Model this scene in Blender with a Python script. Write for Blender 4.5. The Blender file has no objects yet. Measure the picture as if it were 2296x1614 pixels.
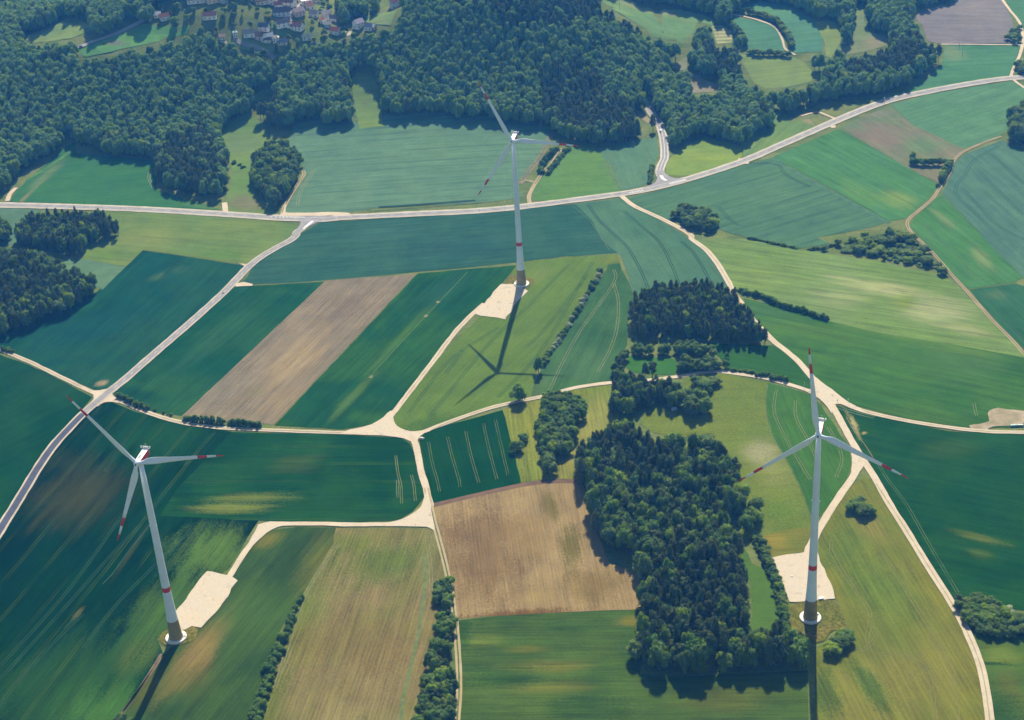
import bpy, bmesh, math, random
import numpy as np
from mathutils import Vector, Matrix, noise
from mathutils.geometry import delaunay_2d_cdt
R = math.radians
random.seed(7)
scene = bpy.context.scene
col = scene.collection
HAZE_D, HAZE_COL, SKY_S, SUN_S, EXPO = .000100, (.06, .34, 1.0, 1), .08, 5.0, 0.5
# ------------------------------------------------------------------ survey frame: camera
FPX, TILT, ROLL, CAMH = 3640.94, 30.02, -3.636, 682.48
CXP, CYP = 1147.5, 807.0
_t, _r = R(TILT), R(ROLL)
FWD = Vector((0, math.cos(_t), -math.sin(_t)))
R0 = Vector((1, 0, 0)); U0 = R0.cross(FWD)
RT = R0 * math.cos(_r) + U0 * math.sin(_r)
UP = -R0 * math.sin(_r) + U0 * math.cos(_r)
# ------------------------------------------------------------------ terrain
def flat(x, y):
    d = FWD * FPX + RT * (x - CXP) - UP * (y - CYP)
    t = -CAMH / d.z
    return (d.x * t, d.y * t)
HILLS = []
for (px, py, amp, sx, syf, syb, rot) in [
        (205, 160, 66, 180, 135, 190, 0.15), (430, 150, 34, 100, 85, 150, 0), (600, 165, 24, 75, 65, 120, 0), (1000, 138, 52, 150, 80, 180, 0), (1190, 150, 40, 100, 80, 180, 0),
        (620, 50, -12, 220, 140, 140, 0), (230, 50, -12, 160, 130, 130, 0), (1250, 0, 36, 240, 95, 160, 0), (60, -20, 34, 160, 90, 120, 0), (330, -30, 30, 120, 80, 120, 0),
        (1480, 190, -12, 110, 170, 170, 0), (1750, 110, 10, 200, 120, 120, 0), (1880, 60, 14, 120, 60, 90, 0), (520, 300, -5, 60, 70, 70, 0), (130, 240, 12, 40, 40, 50, 0), (300, 260, 14, 60, 45, 60, 0)]:
    cx, cy = flat(px, py)
    HILLS.append((cx, cy, amp, sx, syf, syb, math.cos(rot), math.sin(rot)))
def T(x, y):
    z = 0.0
    for cx, cy, a, sx, sf, sb, c, s in HILLS:
        dx, dy = x - cx, y - cy
        u, v = (dx * c + dy * s) / sx, (-dx * s + dy * c); v /= (sf if v < 0 else sb)
        q = u * u + v * v
        if q < 20: z += a * math.exp(-q * 0.5)
    if y > 1700 and x < 330:
        m = min(1, (y - 1700) / 160) * min(1, (330 - x) / 120)
        z += m * (9 * noise.noise(Vector((x * .0085, y * .0085, 2.5))) + 4 * noise.noise(Vector((x * .021, y * .021, 8.5))))
    return z
# points read off the survey sheets: D = whole sheet, A1..C3 = enlarged sheets, V/J/K = details
TILE = {'D': (0, 0, 1), 'V1': (280.2, 0, .1464), 'V2': (560.3, 0, .1464), 'J': (605.1, 459.4, .0781), 'K': (1434.4, 212.9, .13886)}
for i, a in enumerate('ABC'):
    for j in range(3):
        TILE[a + str(j + 1)] = ((0, 765.4, 1529.7)[j], (0, 538, 1076)[i], 1 / 3)
def G(x, y):
    """ground point under a sheet reading"""
    d = FWD * FPX + RT * (x - CXP) - UP * (y - CYP)
    z = 0.0
    t = (75 - CAMH) / d.z; t1 = (-45 - CAMH) / d.z; n = 40; st = (t1 - t) / n   # walk down the line of sight to the first ground
    for _ in range(n):
        if T(d.x * t, d.y * t) >= CAMH + d.z * t: break
        t += st
    lo, hi = t - st, t
    for _ in range(14):
        m = (lo + hi) * .5
        if T(d.x * m, d.y * m) >= CAMH + d.z * m: hi = m
        else: lo = m
    return (d.x * hi, d.y * hi)
def raw(s):
    out, tl = [], TILE['D']
    for w in s.split():
        if w in TILE: tl = TILE[w]
        else:
            a, b = w.split(','); out.append((tl[0] + float(a) * tl[2], tl[1] + float(b) * tl[2]))
    return out
def P(s): return [G(x, y) for x, y in raw(s)]
# ------------------------------------------------------------------ node helpers
class NT:
    def __init__(s, m):
        m.use_nodes = True; s.t = m.node_tree; s.t.nodes.clear()
    def n(s, typ, **kw):
        o = s.t.nodes.new(typ)
        for k, v in kw.items(): setattr(o, k, v)
        return o
    def l(s, a, b): s.t.links.new(a, b)
    def put(s, sock, v):
        if isinstance(v, bpy.types.NodeSocket): s.l(v, sock)
        elif isinstance(v, (tuple, list)) and len(v) == 3 and sock.type == 'RGBA': sock.default_value = (*v, 1)
        else: sock.default_value = v
    def m(s, op, a, b=0.0, c=None, clamp=False):
        o = s.n('ShaderNodeMath', operation=op, use_clamp=clamp); s.put(o.inputs[0], a); s.put(o.inputs[1], b)
        if c is not None: s.put(o.inputs[2], c)
        return o.outputs[0]
    def vm(s, op, a, b):
        o = s.n('ShaderNodeVectorMath', operation=op); s.put(o.inputs[0], a); s.put(o.inputs[1], b); return o.outputs[0]
    def mix(s, f, a, b, blend='MIX'):
        o = s.n('ShaderNodeMix', data_type='RGBA', blend_type=blend, clamp_factor=True)
        s.put(o.inputs[0], f); s.put(o.inputs[6], a); s.put(o.inputs[7], b); return o.outputs[2]
    def noise(s, vec, scale, detail=3.0, rough=.55, dist=0.0):
        o = s.n('ShaderNodeTexNoise'); s.put(o.inputs['Vector'], vec); s.put(o.inputs['Scale'], scale)
        s.put(o.inputs['Detail'], detail); s.put(o.inputs['Roughness'], rough); s.put(o.inputs['Distortion'], dist)
        return o.outputs[0]
    def ss(s, v, a, b):
        o = s.n('ShaderNodeMapRange', interpolation_type='SMOOTHSTEP'); s.put(o.inputs[0], v)
        s.put(o.inputs[1], a); s.put(o.inputs[2], b); return o.outputs[0]
    def out(s, color, rough=.9, spec=.15, metal=0.0, trans=0.0, emis=None):
        p = s.n('ShaderNodeBsdfPrincipled'); s.put(p.inputs['Base Color'], color)
        s.put(p.inputs['Roughness'], rough); s.put(p.inputs['Specular IOR Level'], spec); s.put(p.inputs['Metallic'], metal)
        o = s.n('ShaderNodeOutputMaterial'); r = p.outputs[0]
        if trans:
            t = s.n('ShaderNodeBsdfTranslucent'); s.put(t.inputs[0], color)
            mx = s.n('ShaderNodeMixShader'); mx.inputs[0].default_value = trans
            s.l(p.outputs[0], mx.inputs[1]); s.l(t.outputs[0], mx.inputs[2]); r = mx.outputs[0]
        s.l(r, o.inputs[0])
ALB = 0.57
def C(r, g, b, k=None):
    k = ALB if k is None else k
    f = lambda v: ((v / 255 + .055) / 1.055) ** 2.4 if v > 10.3 else v / 255 / 12.92
    return (f(r) * k, f(g) * k, f(b) * k)
MATS = {}
def plain(name, c, rough=.8, spec=.2, var=.12, scale=.3, metal=0.0):
    """solid surface with soft weathering"""
    if name in MATS: return MATS[name]
    m = bpy.data.materials.new(name); s = NT(m)
    g = s.n('ShaderNodeNewGeometry')
    n = s.noise(g.outputs['Position'], scale, 4)
    k = s.ss(n, .3, .7)
    s.out(s.mix(k, tuple(v * (1 - var) for v in c), tuple(min(.95, v * (1 + var)) for v in c)), rough, spec, metal)
    MATS[name] = m; return m
def true_colour(c, d):
    """surface colour of a field at range d, from the colour it is seen to have through the air"""
    g = 2 ** EXPO; o = []; q = min(1, max(0, (d - 1150) / 350)); q = 1 - q * q * (3 - 2 * q); hz = HAZE_D / .000075
    c = [v / ALB for v in c]
    if c[0] < c[1]: c[0] += .19 * c[1] * min(1, (c[1] / .13) ** 1.5)
    elif c[0] > c[1]: q *= .7
    for v, sub, (va, vb), (aa, ab) in zip(c, (.3, .4 * q, q), ((2.45e-6, -5.3e-4), (1.632e-5, -4.57e-3), (4.19e-5, -9.33e-3)), ((-1.39e-4, 1.378), (-1.49e-4, 1.341), (-1.70e-4, 1.2776))):
        o.append((v - (va * d + vb) * g * sub * hz) / ((aa * d + ab) * g))
    return (max(o[0], .10 * o[1]), max(o[1], .004), max(o[2], .10 * o[1]))
def field_mat(name, *a, **k):
    return lambda d: field_mat_(name, d, *a, **k)
def field_mat_(name, dist, c1, c2, dirp=None, streak=.3, tram=None, tcol=None, patches=(), grain=.18, twid=.35, big=.014, contrast=1.0, rows=None):
    """crop or soil: broad mottling, streaks along the sowing direction, tramlines, worn patches"""
    c1, c2 = true_colour(c1, dist), true_colour(c2, dist)
    if tcol: tcol = true_colour(tcol, dist)
    m = bpy.data.materials.new(name); s = NT(m)
    ang = 0.0
    if dirp:
        a, b = P(dirp); ang = math.atan2(b[1] - a[1], b[0] - a[0])
    pos = s.n('ShaderNodeNewGeometry').outputs['Position']
    rot = s.n('ShaderNodeVectorRotate', rotation_type='Z_AXIS'); s.l(pos, rot.inputs['Vector']); rot.inputs['Angle'].default_value = -ang
    rv = rot.outputs[0]
    off = (random.uniform(-500, 500), random.uniform(-500, 500), 0)
    rv2 = s.vm('ADD', rv, off)
    b1 = s.ss(s.noise(rv2, big, 5, .6, .4), .36, .64)
    colr = s.mix(s.m('MULTIPLY', b1, contrast), c1, c2)
    st = s.noise(s.vm('MULTIPLY', rv2, (.010, .16, 0)), 1.0, 5, .62)
    st2 = s.noise(s.vm('MULTIPLY', rv2, (.03, .75, 0)), 1.0, 3, .6)
    k = s.m('ADD', s.m('MULTIPLY', s.m('SUBTRACT', st, .5), streak * 3.6), s.m('MULTIPLY', s.m('SUBTRACT', st2, .5), streak * 3.0))
    gn = s.noise(rv2, .55, 3, .7)
    k = s.m('ADD', k, s.m('MULTIPLY', s.m('SUBTRACT', gn, .5), grain * 3.6))
    mid = s.noise(rv2, .05, 4, .6)
    k = s.m('ADD', k, s.m('MULTIPLY', s.m('SUBTRACT', mid, .5), .55))
    warp = s.noise(s.vm('MULTIPLY', rv2, (.02, .09, 0)), 1.0, 5, .65)
    for pt in patches:   # (centre, other axis end, half width m, colour, strength)
        ctr, end, hw, pc, strength = pt; pc = true_colour(pc, dist)
        (ax, ay), (bx, by) = P(ctr + ' ' + end)
        pa = math.atan2(by - ay, bx - ax); hl = max(math.hypot(bx - ax, by - ay), .1)
        d = s.vm('SUBTRACT', pos, (ax, ay, 0))
        r2 = s.n('ShaderNodeVectorRotate', rotation_type='Z_AXIS'); s.l(d, r2.inputs['Vector']); r2.inputs['Angle'].default_value = -pa
        e = s.vm('MULTIPLY', r2.outputs[0], (1 / hl, 1 / hw, 0))
        ln = s.n('ShaderNodeVectorMath', operation='LENGTH'); s.l(e, ln.inputs[0])
        q = s.m('ADD', ln.outputs['Value'], s.m('MULTIPLY', s.m('SUBTRACT', warp, .5), 1.9))
        q = s.m('ADD', q, s.m('MULTIPLY', s.m('SUBTRACT', mid, .5), .7))
        q = s.m('ADD', q, s.m('ADD', s.m('MULTIPLY', s.m('SUBTRACT', st2, .5), .6), s.m('MULTIPLY', s.m('SUBTRACT', gn, .5), 1.6)))
        mk = s.m('SUBTRACT', 1.0, s.ss(q, .25, 1.35))
        colr = s.mix(s.m('MULTIPLY', mk, strength), colr, pc)
    if tram:
        v = s.n('ShaderNodeSeparateXYZ'); s.l(rv, v.inputs[0])
        wob = s.m('MULTIPLY', s.noise(s.vm('MULTIPLY', rv, (.006, .006, 0)), 1.0, 2), 6.0)
        ph = s.m('MULTIPLY', s.m('ABSOLUTE', s.m('SUBTRACT', s.m('FRACT', s.m('DIVIDE', s.m('ADD', v.outputs[1], wob), tram)), .5)), tram)
        ln = s.m('SUBTRACT', 1.0, s.ss(s.m('ABSOLUTE', s.m('SUBTRACT', ph, 1.0)), twid * .5, twid * 1.3))
        brk = s.ss(s.noise(s.vm('MULTIPLY', rv2, (.012, .05, 0)), 1.0, 3), .38, .6)
        colr = s.mix(s.m('MULTIPLY', s.m('MULTIPLY', ln, brk), .75), colr, tcol or tuple(x * .45 for x in c1))
    if dirp and not rows and dist < 1500: rows = (3.1, .032 * min(1, (1500 - dist) / 250))
    if rows:
        v = s.n('ShaderNodeSeparateXYZ'); s.l(rv, v.inputs[0])
        sn = s.m('SINE', s.m('MULTIPLY', s.m('ADD', v.outputs[1], s.m('MULTIPLY', warp, 3.0)), 2 * math.pi / rows[0]))
        k = s.m('ADD', k, s.m('MULTIPLY', sn, rows[1]))
    br = s.m('MAXIMUM', s.m('ADD', 1.0, k), .35)
    cc = s.n('ShaderNodeCombineColor'); [s.l(br, cc.inputs[i]) for i in range(3)]
    s.out(s.mix(1.0, colr, cc.outputs[0], 'MULTIPLY'), .9, 0.0)
    return m
# ------------------------------------------------------------------ mesh helpers
def link(name, verts, faces, mats, midx=None, smooth=False, parent=None, loc=None):
    me = bpy.data.meshes.new(name); me.from_pydata(verts, [], faces)
    for m in (mats if isinstance(mats, (list, tuple)) else [mats]): me.materials.append(m)
    if midx is not None: me.polygons.foreach_set('material_index', midx)
    if smooth: me.polygons.foreach_set('use_smooth', [True] * len(me.polygons))
    me.update()
    o = bpy.data.objects.new(name, me); col.objects.link(o)
    if parent: o.parent = parent
    if loc: o.location = loc
    return o
def tag(o, label=None, cat=None, group=None, kind=None):
    if label: o['label'] = label
    if cat: o['category'] = cat
    if group: o['group'] = group
    if kind: o['kind'] = kind
    return o
def struct(o, label, cat): return tag(o, label, cat, None, 'structure')
def empty(name, loc, rz=0):
    o = bpy.data.objects.new(name, None); col.objects.link(o); o.location = loc; o.rotation_euler.z = rz
    o.empty_display_size = .5; return o
def inpoly(x, y, poly):
    c = False; j = len(poly) - 1
    for i in range(len(poly)):
        xi, yi = poly[i]; xj, yj = poly[j]
        if (yi > y) != (yj > y) and x < (xj - xi) * (y - yi) / (yj - yi) + xi: c = not c
        j = i
    return c
def rough_edge(poly, step=9.0, jit=.5):
    out = []
    for i in range(len(poly)):
        a, b = poly[i], poly[(i + 1) % len(poly)]
        L = math.hypot(b[0] - a[0], b[1] - a[1]); n = max(1, int(L / step))
        for k in range(n):
            t = k / n; x = a[0] + (b[0] - a[0]) * t; y = a[1] + (b[1] - a[1]) * t
            q = noise.noise_vector(Vector((x * .11, y * .11, 3)))
            out.append((x + q.x * jit * 2, y + q.y * jit * 2))
    return out
def chaikin(poly, n=2, closed=True):
    for _ in range(n):
        q = []
        m = len(poly)
        rng = range(m) if closed else range(m - 1)
        if not closed: q.append(poly[0])
        for i in rng:
            a, b = poly[i], poly[(i + 1) % m]
            q.append((a[0] * .75 + b[0] * .25, a[1] * .75 + b[1] * .25)); q.append((a[0] * .25 + b[0] * .75, a[1] * .25 + b[1] * .75))
        if not closed: q.append(poly[-1])
        poly = q
    return poly
def tri_sheet(poly, off, step=15.0):
    xs = [p[0] for p in poly]; ys = [p[1] for p in poly]
    pts = [Vector(p) for p in poly]; n = len(pts)
    x = math.floor(min(xs) / step) * step
    while x < max(xs):
        y = math.floor(min(ys) / step) * step
        while y < max(ys):
            if inpoly(x, y, poly): pts.append(Vector((x, y)))
            y += step
        x += step
    r = delaunay_2d_cdt(pts, [], [list(range(n))], 1, 1e-4)
    V = [(v.x, v.y, T(v.x, v.y) + off) for v in r[0]]
    F = []
    for f in r[2]:
        f = list(f)
        a, b, c = (V[i] for i in f[:3])
        if (b[0] - a[0]) * (c[1] - a[1]) - (b[1] - a[1]) * (c[0] - a[0]) < 0: f.reverse()
        F.append(f)
    return V, F
def catmull(pts, step=5.0):
    out = []
    n = len(pts)
    for i in range(n - 1):
        p0, p1, p2, p3 = pts[max(i - 1, 0)], pts[i], pts[i + 1], pts[min(i + 2, n - 1)]
        L = math.hypot(p2[0] - p1[0], p2[1] - p1[1]); k = max(1, int(L / step))
        for j in range(k):
            t = j / k
            f = lambda a, b, c, d: .5 * (2 * b + (c - a) * t + (2 * a - 5 * b + 4 * c - d) * t * t + (3 * b - a - 3 * c + d) * t ** 3)
            out.append((f(p0[0], p1[0], p2[0], p3[0]), f(p0[1], p1[1], p2[1], p3[1])))
    out.append(pts[-1]); return out
def ribbon(pts, w, off, shift=0.0, jit=0.0, V=None, F=None, seed=0, dash=None, mid=None):
    V = [] if V is None else V; F = [] if F is None else F
    n = len(pts); acc = 0.0; base = len(V); ew = []
    for i in range(n):
        a, b = pts[max(i - 1, 0)], pts[min(i + 1, n - 1)]
        dx, dy = b[0] - a[0], b[1] - a[1]; L = math.hypot(dx, dy) or 1; nx, ny = -dy / L, dx / L
        x, y = pts[i]
        ww = w * .5
        for sgn in (-1, 1):
            j = noise.noise(Vector((x * .09, y * .09, seed + sgn * 7))) * jit + noise.noise(Vector((x * .4, y * .4, seed + sgn * 3))) * jit * .5 if jit else 0
            q = shift + sgn * (ww + j)
            X, Y = x + nx * q, y + ny * q
            V.append((X, Y, T(X, Y) + off))
    for i in range(n - 1):
        L = math.hypot(pts[i + 1][0] - pts[i][0], pts[i + 1][1] - pts[i][1]); acc += L
        if dash and (acc % (dash[0] + dash[1])) > dash[0]: continue
        a = base + 2 * i; F.append((a, a + 1, a + 3, a + 2)[::-1])
    return V, F
ANGLE_OK = True
# ------------------------------------------------------------------ ground
def axis(lo, hi, step, far):
    a = [-far, -far * .6, -far * .35] + list(np.arange(lo, hi + .1, step)) + [far * .35, far * .6, far]
    return sorted(a)
xs = axis(-1300, 1500, 20, 9000); ys = axis(300, 3300, 20, 9000)
V = [(float(x), float(y), T(x, y)) for y in ys for x in xs]; nx = len(xs)
F = [(j * nx + i, j * nx + i + 1, (j + 1) * nx + i + 1, (j + 1) * nx + i) for j in range(len(ys) - 1) for i in range(nx - 1)]
verge = field_mat('rough_grass', C(96, 128, 62), C(122, 142, 74), None, .18, grain=.4, big=.03)(1500)
struct(link('ground', V, F, verge, smooth=True), 'rough grass land lying under the fields and woods', 'ground')
LAY = [0.14]
FIELDS = {}
def field(name, s, mat, label, jit=.5, off=None, tram=None, smooth=False):
    poly = P(s)
    if smooth: poly = chaikin(poly, 2)
    FIELDS[name + str(len(FIELDS))] = poly
    if off is None: off = LAY[0]; LAY[0] += .004
    V, F = tri_sheet(rough_edge(poly, 9, jit), off)
    if callable(mat):
        cx, cy = (sum(p[k] for p in poly) / len(poly) for k in (0, 1)); mat = mat(math.sqrt(cx * cx + cy * cy + CAMH ** 2))
    mats = [mat]; idx = [0] * len(F)
    if tram:
        for (ts, w, gap, tm) in tram:
            for line in ts.split('|'):
                pts = catmull(P(line), 6)
                nF = len(F)
                for sh in ((-gap / 2, gap / 2) if gap else (0,)):
                    ribbon(pts, w, off + .09, sh, .12, V, F, seed=len(F))
                if tm not in mats: mats.append(tm)
                idx += [mats.index(tm)] * (len(F) - nF)
    o = link(name, V, F, mats, idx)
    struct(o, label, 'field' if 'field' in name else 'meadow'); return o
# ------------------------------------------------------------------ crops and soils
pale = plain('dry_wheel_marks', C(150, 156, 104), .95, .1, .2, .2)
dark = plain('pressed_wheel_marks', C(36, 74, 48), .95, .1, .2, .2)
mid_ = plain('worn_wheel_marks', C(104, 130, 78), .95, .1, .25, .1)
dim_ = plain('faint_wheel_marks', C(60, 98, 62), .95, .1, .3, .1)
earth = plain('bare_earth_strip', C(150, 132, 100), .95, .1, .25, .15)
YG = C(150, 160, 60); BR = C(150, 128, 96); PALE = C(170, 180, 110)
# west side
field('field', 'C1 0,390 B1 190,1640 350,1395 450,1275 560,1165 690,1095 760,1095 900,1150 1200,1235 1560,1290 C1 1190,60 1080,240 1740,270 1700,330 1540,600 1490,632 1390,612 1290,750 1190,880 1120,1010 1060,1070 1100,1170 820,1570 780,1640 740,1900 -1200,2000 -500,1100',
  field_mat('vignetted_crop', C(2, 50, 44), C(6, 64, 42), 'C1 0,1250 830,230', .30, 22, C(70, 105, 62),  # crop tone darkened to carry the vignette of the view's corner
   [('B1 1050,1260', '1560,1330', 60, C(16, 80, 44), .9), ('B1 1750,1420', '1560,1614', 34, C(12, 76, 46), .85), ('C1 1150,180', '1350,-40', 26, C(12, 76, 46), .7), ('C1 540,100', '700,-110', 42, C(70, 78, 62), .8), ('C1 880,480', '1000,300', 2.5, C(66, 80, 60), .7), ('C1 520,900', '560,850', 2.5, C(110, 112, 86), .8),
    ('C1 1450,480', '1650,330', 34, C(84, 136, 30), .9), ('C1 1050,950', '1330,560', 22, C(66, 122, 24), .85), ('C1 900,1200', '1010,1060', 14, C(112, 138, 46), .7), ('C1 500,1400', '900,1000', 55, C(34, 96, 26), .9),
    ('C1 700,1560', '900,1400', 30, C(60, 130, 20), .8), ('B1 1100,1330', '1400,1230', 30, C(20, 88, 34), .7), ('B1 480,1500', '560,1420', 26, C(60, 80, 60), .5)], big=.01),
  'vignette-darkened green crop with tan wheel lines around the western turbine',
  tram=[('C1 0,1255 460,740 840,210|C1 0,1340 400,900 700,560 990,250|C1 -20,1540 230,1230 560,900', .5, 1.8, dim_), ('C1 430,1000 500,930 550,870|C1 690,700 750,640 850,500 1010,300', .8, 0, dim_), ('B1 1240,1520 1330,1420 1440,1300|B1 700,1560 860,1330|C1 560,1130 800,820 1290,330', .5, 1.8, dim_)])
field('field', 'B1 1560,1290 2296,1312 B2 400,1330 460,1370 520,1500 545,1600 C2 555,120 480,215 380,272 0,288 C1 1740,275 1080,240 1190,60',
  field_mat('east_strip_crop', C(12, 78, 52), C(22, 92, 46), 'B2 0,1450 480,1450', .34, 24, C(60, 110, 50),
   [('C1 1700,120', '2000,110', 7, C(112, 140, 30), .9), ('C1 1560,190', '1850,185', 8, C(120, 144, 32), .9), ('B1 2000,1500', '2200,1480', 14, C(64, 104, 50), .7), ('C1 1250,60', '1350,-10', 18, C(8, 70, 60), .6)]),
  'dark green crop in long rows north of the gravel spur', tram=[('B2 365,1450 378,1560 C2 400,40 405,160|B2 470,1580 C2 485,20 497,140|C2 375,0 380,120', .35, 1.5, pale)])
field('field', 'C1 780,1640 820,1572 1100,1170 1190,1080 1290,1000 1352,1000 1475,865 1590,680 1555,650 1620,560 1700,440 1760,370 1840,335 2000,318 2300,322 2240,430 2050,745 1880,1020 1760,1350 1690,1640 1600,1900 740,1900',
  field_mat('turbine_side_crop', C(46, 88, 52), C(60, 104, 60), 'C1 900,1600 1500,900', .3, None, None,
   [('C1 1340,1150', '1560,860', 11, C(160, 136, 92), .9), ('C1 1270,1290', '1430,1120', 12, C(150, 130, 88), .9), ('C1 1000,1400', '1100,1250', 10, C(110, 110, 66), .6), ('C1 1200,1380', '1420,1350', 18, C(92, 112, 66), .6), ('C1 1800,400', '1900,340', 8, C(120, 124, 78), .8), ('C1 2150,560', '2300,330', 14, C(128, 128, 80), .7), ('C1 1700,900', '1850,700', 40, C(64, 116, 66), .6)]),
  'grey green crop with bare sandy smears beside the western turbine', tram=[('C1 810,1580 950,1390 1090,1190|C1 830,1560 960,1370 1085,1170', 1.8, 0, earth)])
field('field', 'C2 -40,325 600,325 640,400 665,470 690,600 660,750 655,900 640,1050 600,1200 560,1350 500,1614 480,1800 C1 1600,1900 1690,1640 1760,1350 1880,1020 2050,745 2240,430',
  field_mat('thin_sprouting_crop', C(150, 134, 98), C(136, 132, 88), 'C2 150,1614 520,500', .30, None, None,
   [('C2 280,560', '360,400', 26, C(88, 124, 66), .8), ('C2 60,420', '120,350', 20, C(110, 134, 70), .7), ('C1 2000,900', '2150,500', 24, C(100, 132, 70), .85), ('C2 100,1100', '200,900', 60, C(142, 120, 88), .6), ('C2 150,1600', '200,1500', 40, C(160, 146, 104), .7), ('C1 1800,1500', '1900,1200', 10, C(104, 130, 68), .7)], grain=.25, rows=(2.6, .07)),
  'thin striped field of tan soil and young green crop', tram=[('C2 400,1614 420,1450 480,1200 530,950 560,700 555,500', 2.6, 0, plain('green_strip', C(126, 142, 82), .9, .1, .2, .2)), ('C2 640,470 600,350 560,330|C2 600,800 600,600 570,380|C1 1850,1400 2060,760 2290,420', .5, 2, pale)])
field('field', 'C2 613,162 740,130 1270,12 1370,2 1600,-5 1640,60 1700,300 1800,560 2010,640 2035,868 1600,885 1070,912 778,935 760,800 700,500 650,300',
  field_mat('bare_ploughed_soil', C(180, 154, 116), C(170, 146, 110), 'C2 1000,800 920,200', .22, None, None,
   [('C2 960,500', '1010,880', 36, C(142, 116, 92), .9), ('C2 1000,330', '1010,460', 26, C(142, 116, 92), .7), ('C2 1540,450', '1570,620', 9, C(112, 106, 72), .8), ('C2 1410,180', '1440,300', 8, C(118, 110, 76), .7), ('C2 1300,790', '1420,780', 8, C(182, 156, 108), .8), ('C2 1250,350', '1300,500', 22, C(170, 142, 104), .7), ('C2 1700,700', '1900,690', 22, C(134, 112, 78), .6), ('C2 1200,900', '1600,870', 5, C(126, 92, 70), .8)], grain=.14, rows=(2.4, .05)),
  'brown ploughed field with pale furrows west of the long wood', tram=[('C2 620,170 1270,25 1600,10', 5, 0, plain('headland_soil', C(138, 110, 82), .95, .1, .15, .1))])
field('field', 'C2 783,945 1070,914 1600,888 2035,870 2025,1100 2010,1300 2150,1320 2296,1330 C3 0,1320 840,1280 850,1614 860,1900 C2 700,1900 800,1614 810,1500 800,1150',
  field_mat('southern_meadow', C(58, 104, 20), C(76, 118, 32), 'C2 800,1200 2000,1190', .36, None, None,
   [('C2 1950,950', '2080,945', 5, C(124, 132, 34), .9), ('C2 950,1080', '1100,1075', 6, C(100, 132, 34), .8), ('C2 1350,1260', '1650,1250', 7, C(120, 132, 66), .8), ('C2 1350,1400', '1700,1395', 6, C(110, 124, 40), .8), ('C2 820,1000', '815,1200', 5, C(40, 96, 32), .7), ('C2 1100,1330', '1400,1320', 12, C(40, 96, 12), .7), ('C3 300,1480', '700,1470', 12, C(88, 104, 24), .7), ('C2 1250,1140', '1400,1135', 4, C(120, 134, 74), .7), ('C2 1700,1540', '2000,1560', 14, C(50, 96, 36), .7)]),
  'green meadow with yellow streaks at the bottom edge beside the ruts', jit=.4)
field('field', 'B2 522,1330 545,1300 760,1232 1085,1145 1100,1200 1135,1340 1215,1614 C2 1205,18 900,95 612,158 585,80 B2 572,1600 540,1450',
  field_mat('small_dark_crop', C(10, 76, 52), C(16, 84, 50), 'B2 700,1330 780,1614', .2),
  'dark green crop with five pairs of pale wheel lines',
  tram=[('B2 585,1360 610,1500 C2 640,-10 660,80|B2 712,1325 745,1460 790,1614 C2 797,50|B2 835,1285 870,1450 915,1605 C2 925,20|B2 955,1235 990,1400 1045,1610|B2 1035,1210 1070,1370 1120,1585', .22, 1.7, pale)])
field('meadow', 'B2 1088,1142 1200,1105 1380,1062 1560,1008 1815,975 1870,1100 1860,1300 1720,1560 1600,1610 C2 1370,-5 1210,15 B2 1180,1520 1135,1340',
  field_mat('mown_hay_meadow', C(132, 150, 66), C(112, 142, 58), 'B2 1280,1550 1230,1150', .34, None, None,
   [('B2 1690,1250', '1780,1050', 14, C(160, 158, 92), .8), ('B2 1560,1480', '1650,1340', 14, C(160, 156, 90), .8), ('B2 1300,1560', '1400,1590', 16, C(116, 146, 62), .6)], grain=.25, rows=(3.6, .06)),
  'yellow green mown hay meadow around the oval grove')
# middle
field('field', 'B1 1660,250 1700,185 1760,118 1900,35 A1 2040,1560 2150,1500 A2 60,1485 400,1465 900,1435 1270,1402 1570,1372 1690,1490 B2 1750,0 1860,90 1500,112 1180,152 870,185 500,217 0,262 B1 2000,285 1700,300 1600,305',
  field_mat('blue_green_wheat', C(40, 98, 70), C(50, 106, 74), 'B1 1700,240 B2 1700,50', .24, 20, C(34, 86, 70), [('A2 300,1560', '600,1540', 30, C(54, 110, 84), .7), ('B2 800,50', '1300,20', 30, C(40, 92, 78), .6)]),
  'blue green wheat field behind the central turbine')
field('field', 'A2 1570,1372 1880,1335 1960,1390 2100,1460 2296,1575 B3 60,10 160,85 300,290 370,430 300,480 0,430 B2 2060,330 1975,400 1945,300 1885,120 1860,90 1750,0 A2 1690,1490',
  field_mat('pale_green_barley', C(66, 124, 84), C(76, 130, 88), 'A2 1650,1380 B2 2050,300', .16), 'pale green barley with curved dark wheel lines beside the gravel track',
  tram=[('A2 1660,1380 1740,1490 1870,1610 B2 1930,60 2000,180 2060,320|A2 1900,1420 2050,1550 B2 2140,20 2210,150 2270,300|B3 -10,10 60,70 120,160 190,290', .7, 2.0, dark), ('A2 1550,1380 1680,1500 B2 1800,70|B2 1885,120 1950,300 1970,390', .6, 0, mid_)])
field('field', 'B1 1560,330 1600,308 1700,310 2000,292 2188,280 1222,1185 1000,1150 850,1080 770,1055 760,1010 900,880 1260,580',
  field_mat('long_green_crop', C(16, 84, 46), C(30, 98, 48), 'B1 1100,900 1800,330', .24, 13, C(8, 62, 46), [('B1 1400,700', '1700,450', 12, C(36, 106, 66), .6), ('B1 900,1030', '1100,1080', 10, C(10, 70, 50), .6)]),
  'dark green crop with fine dark lines between road and brown strip')
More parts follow.
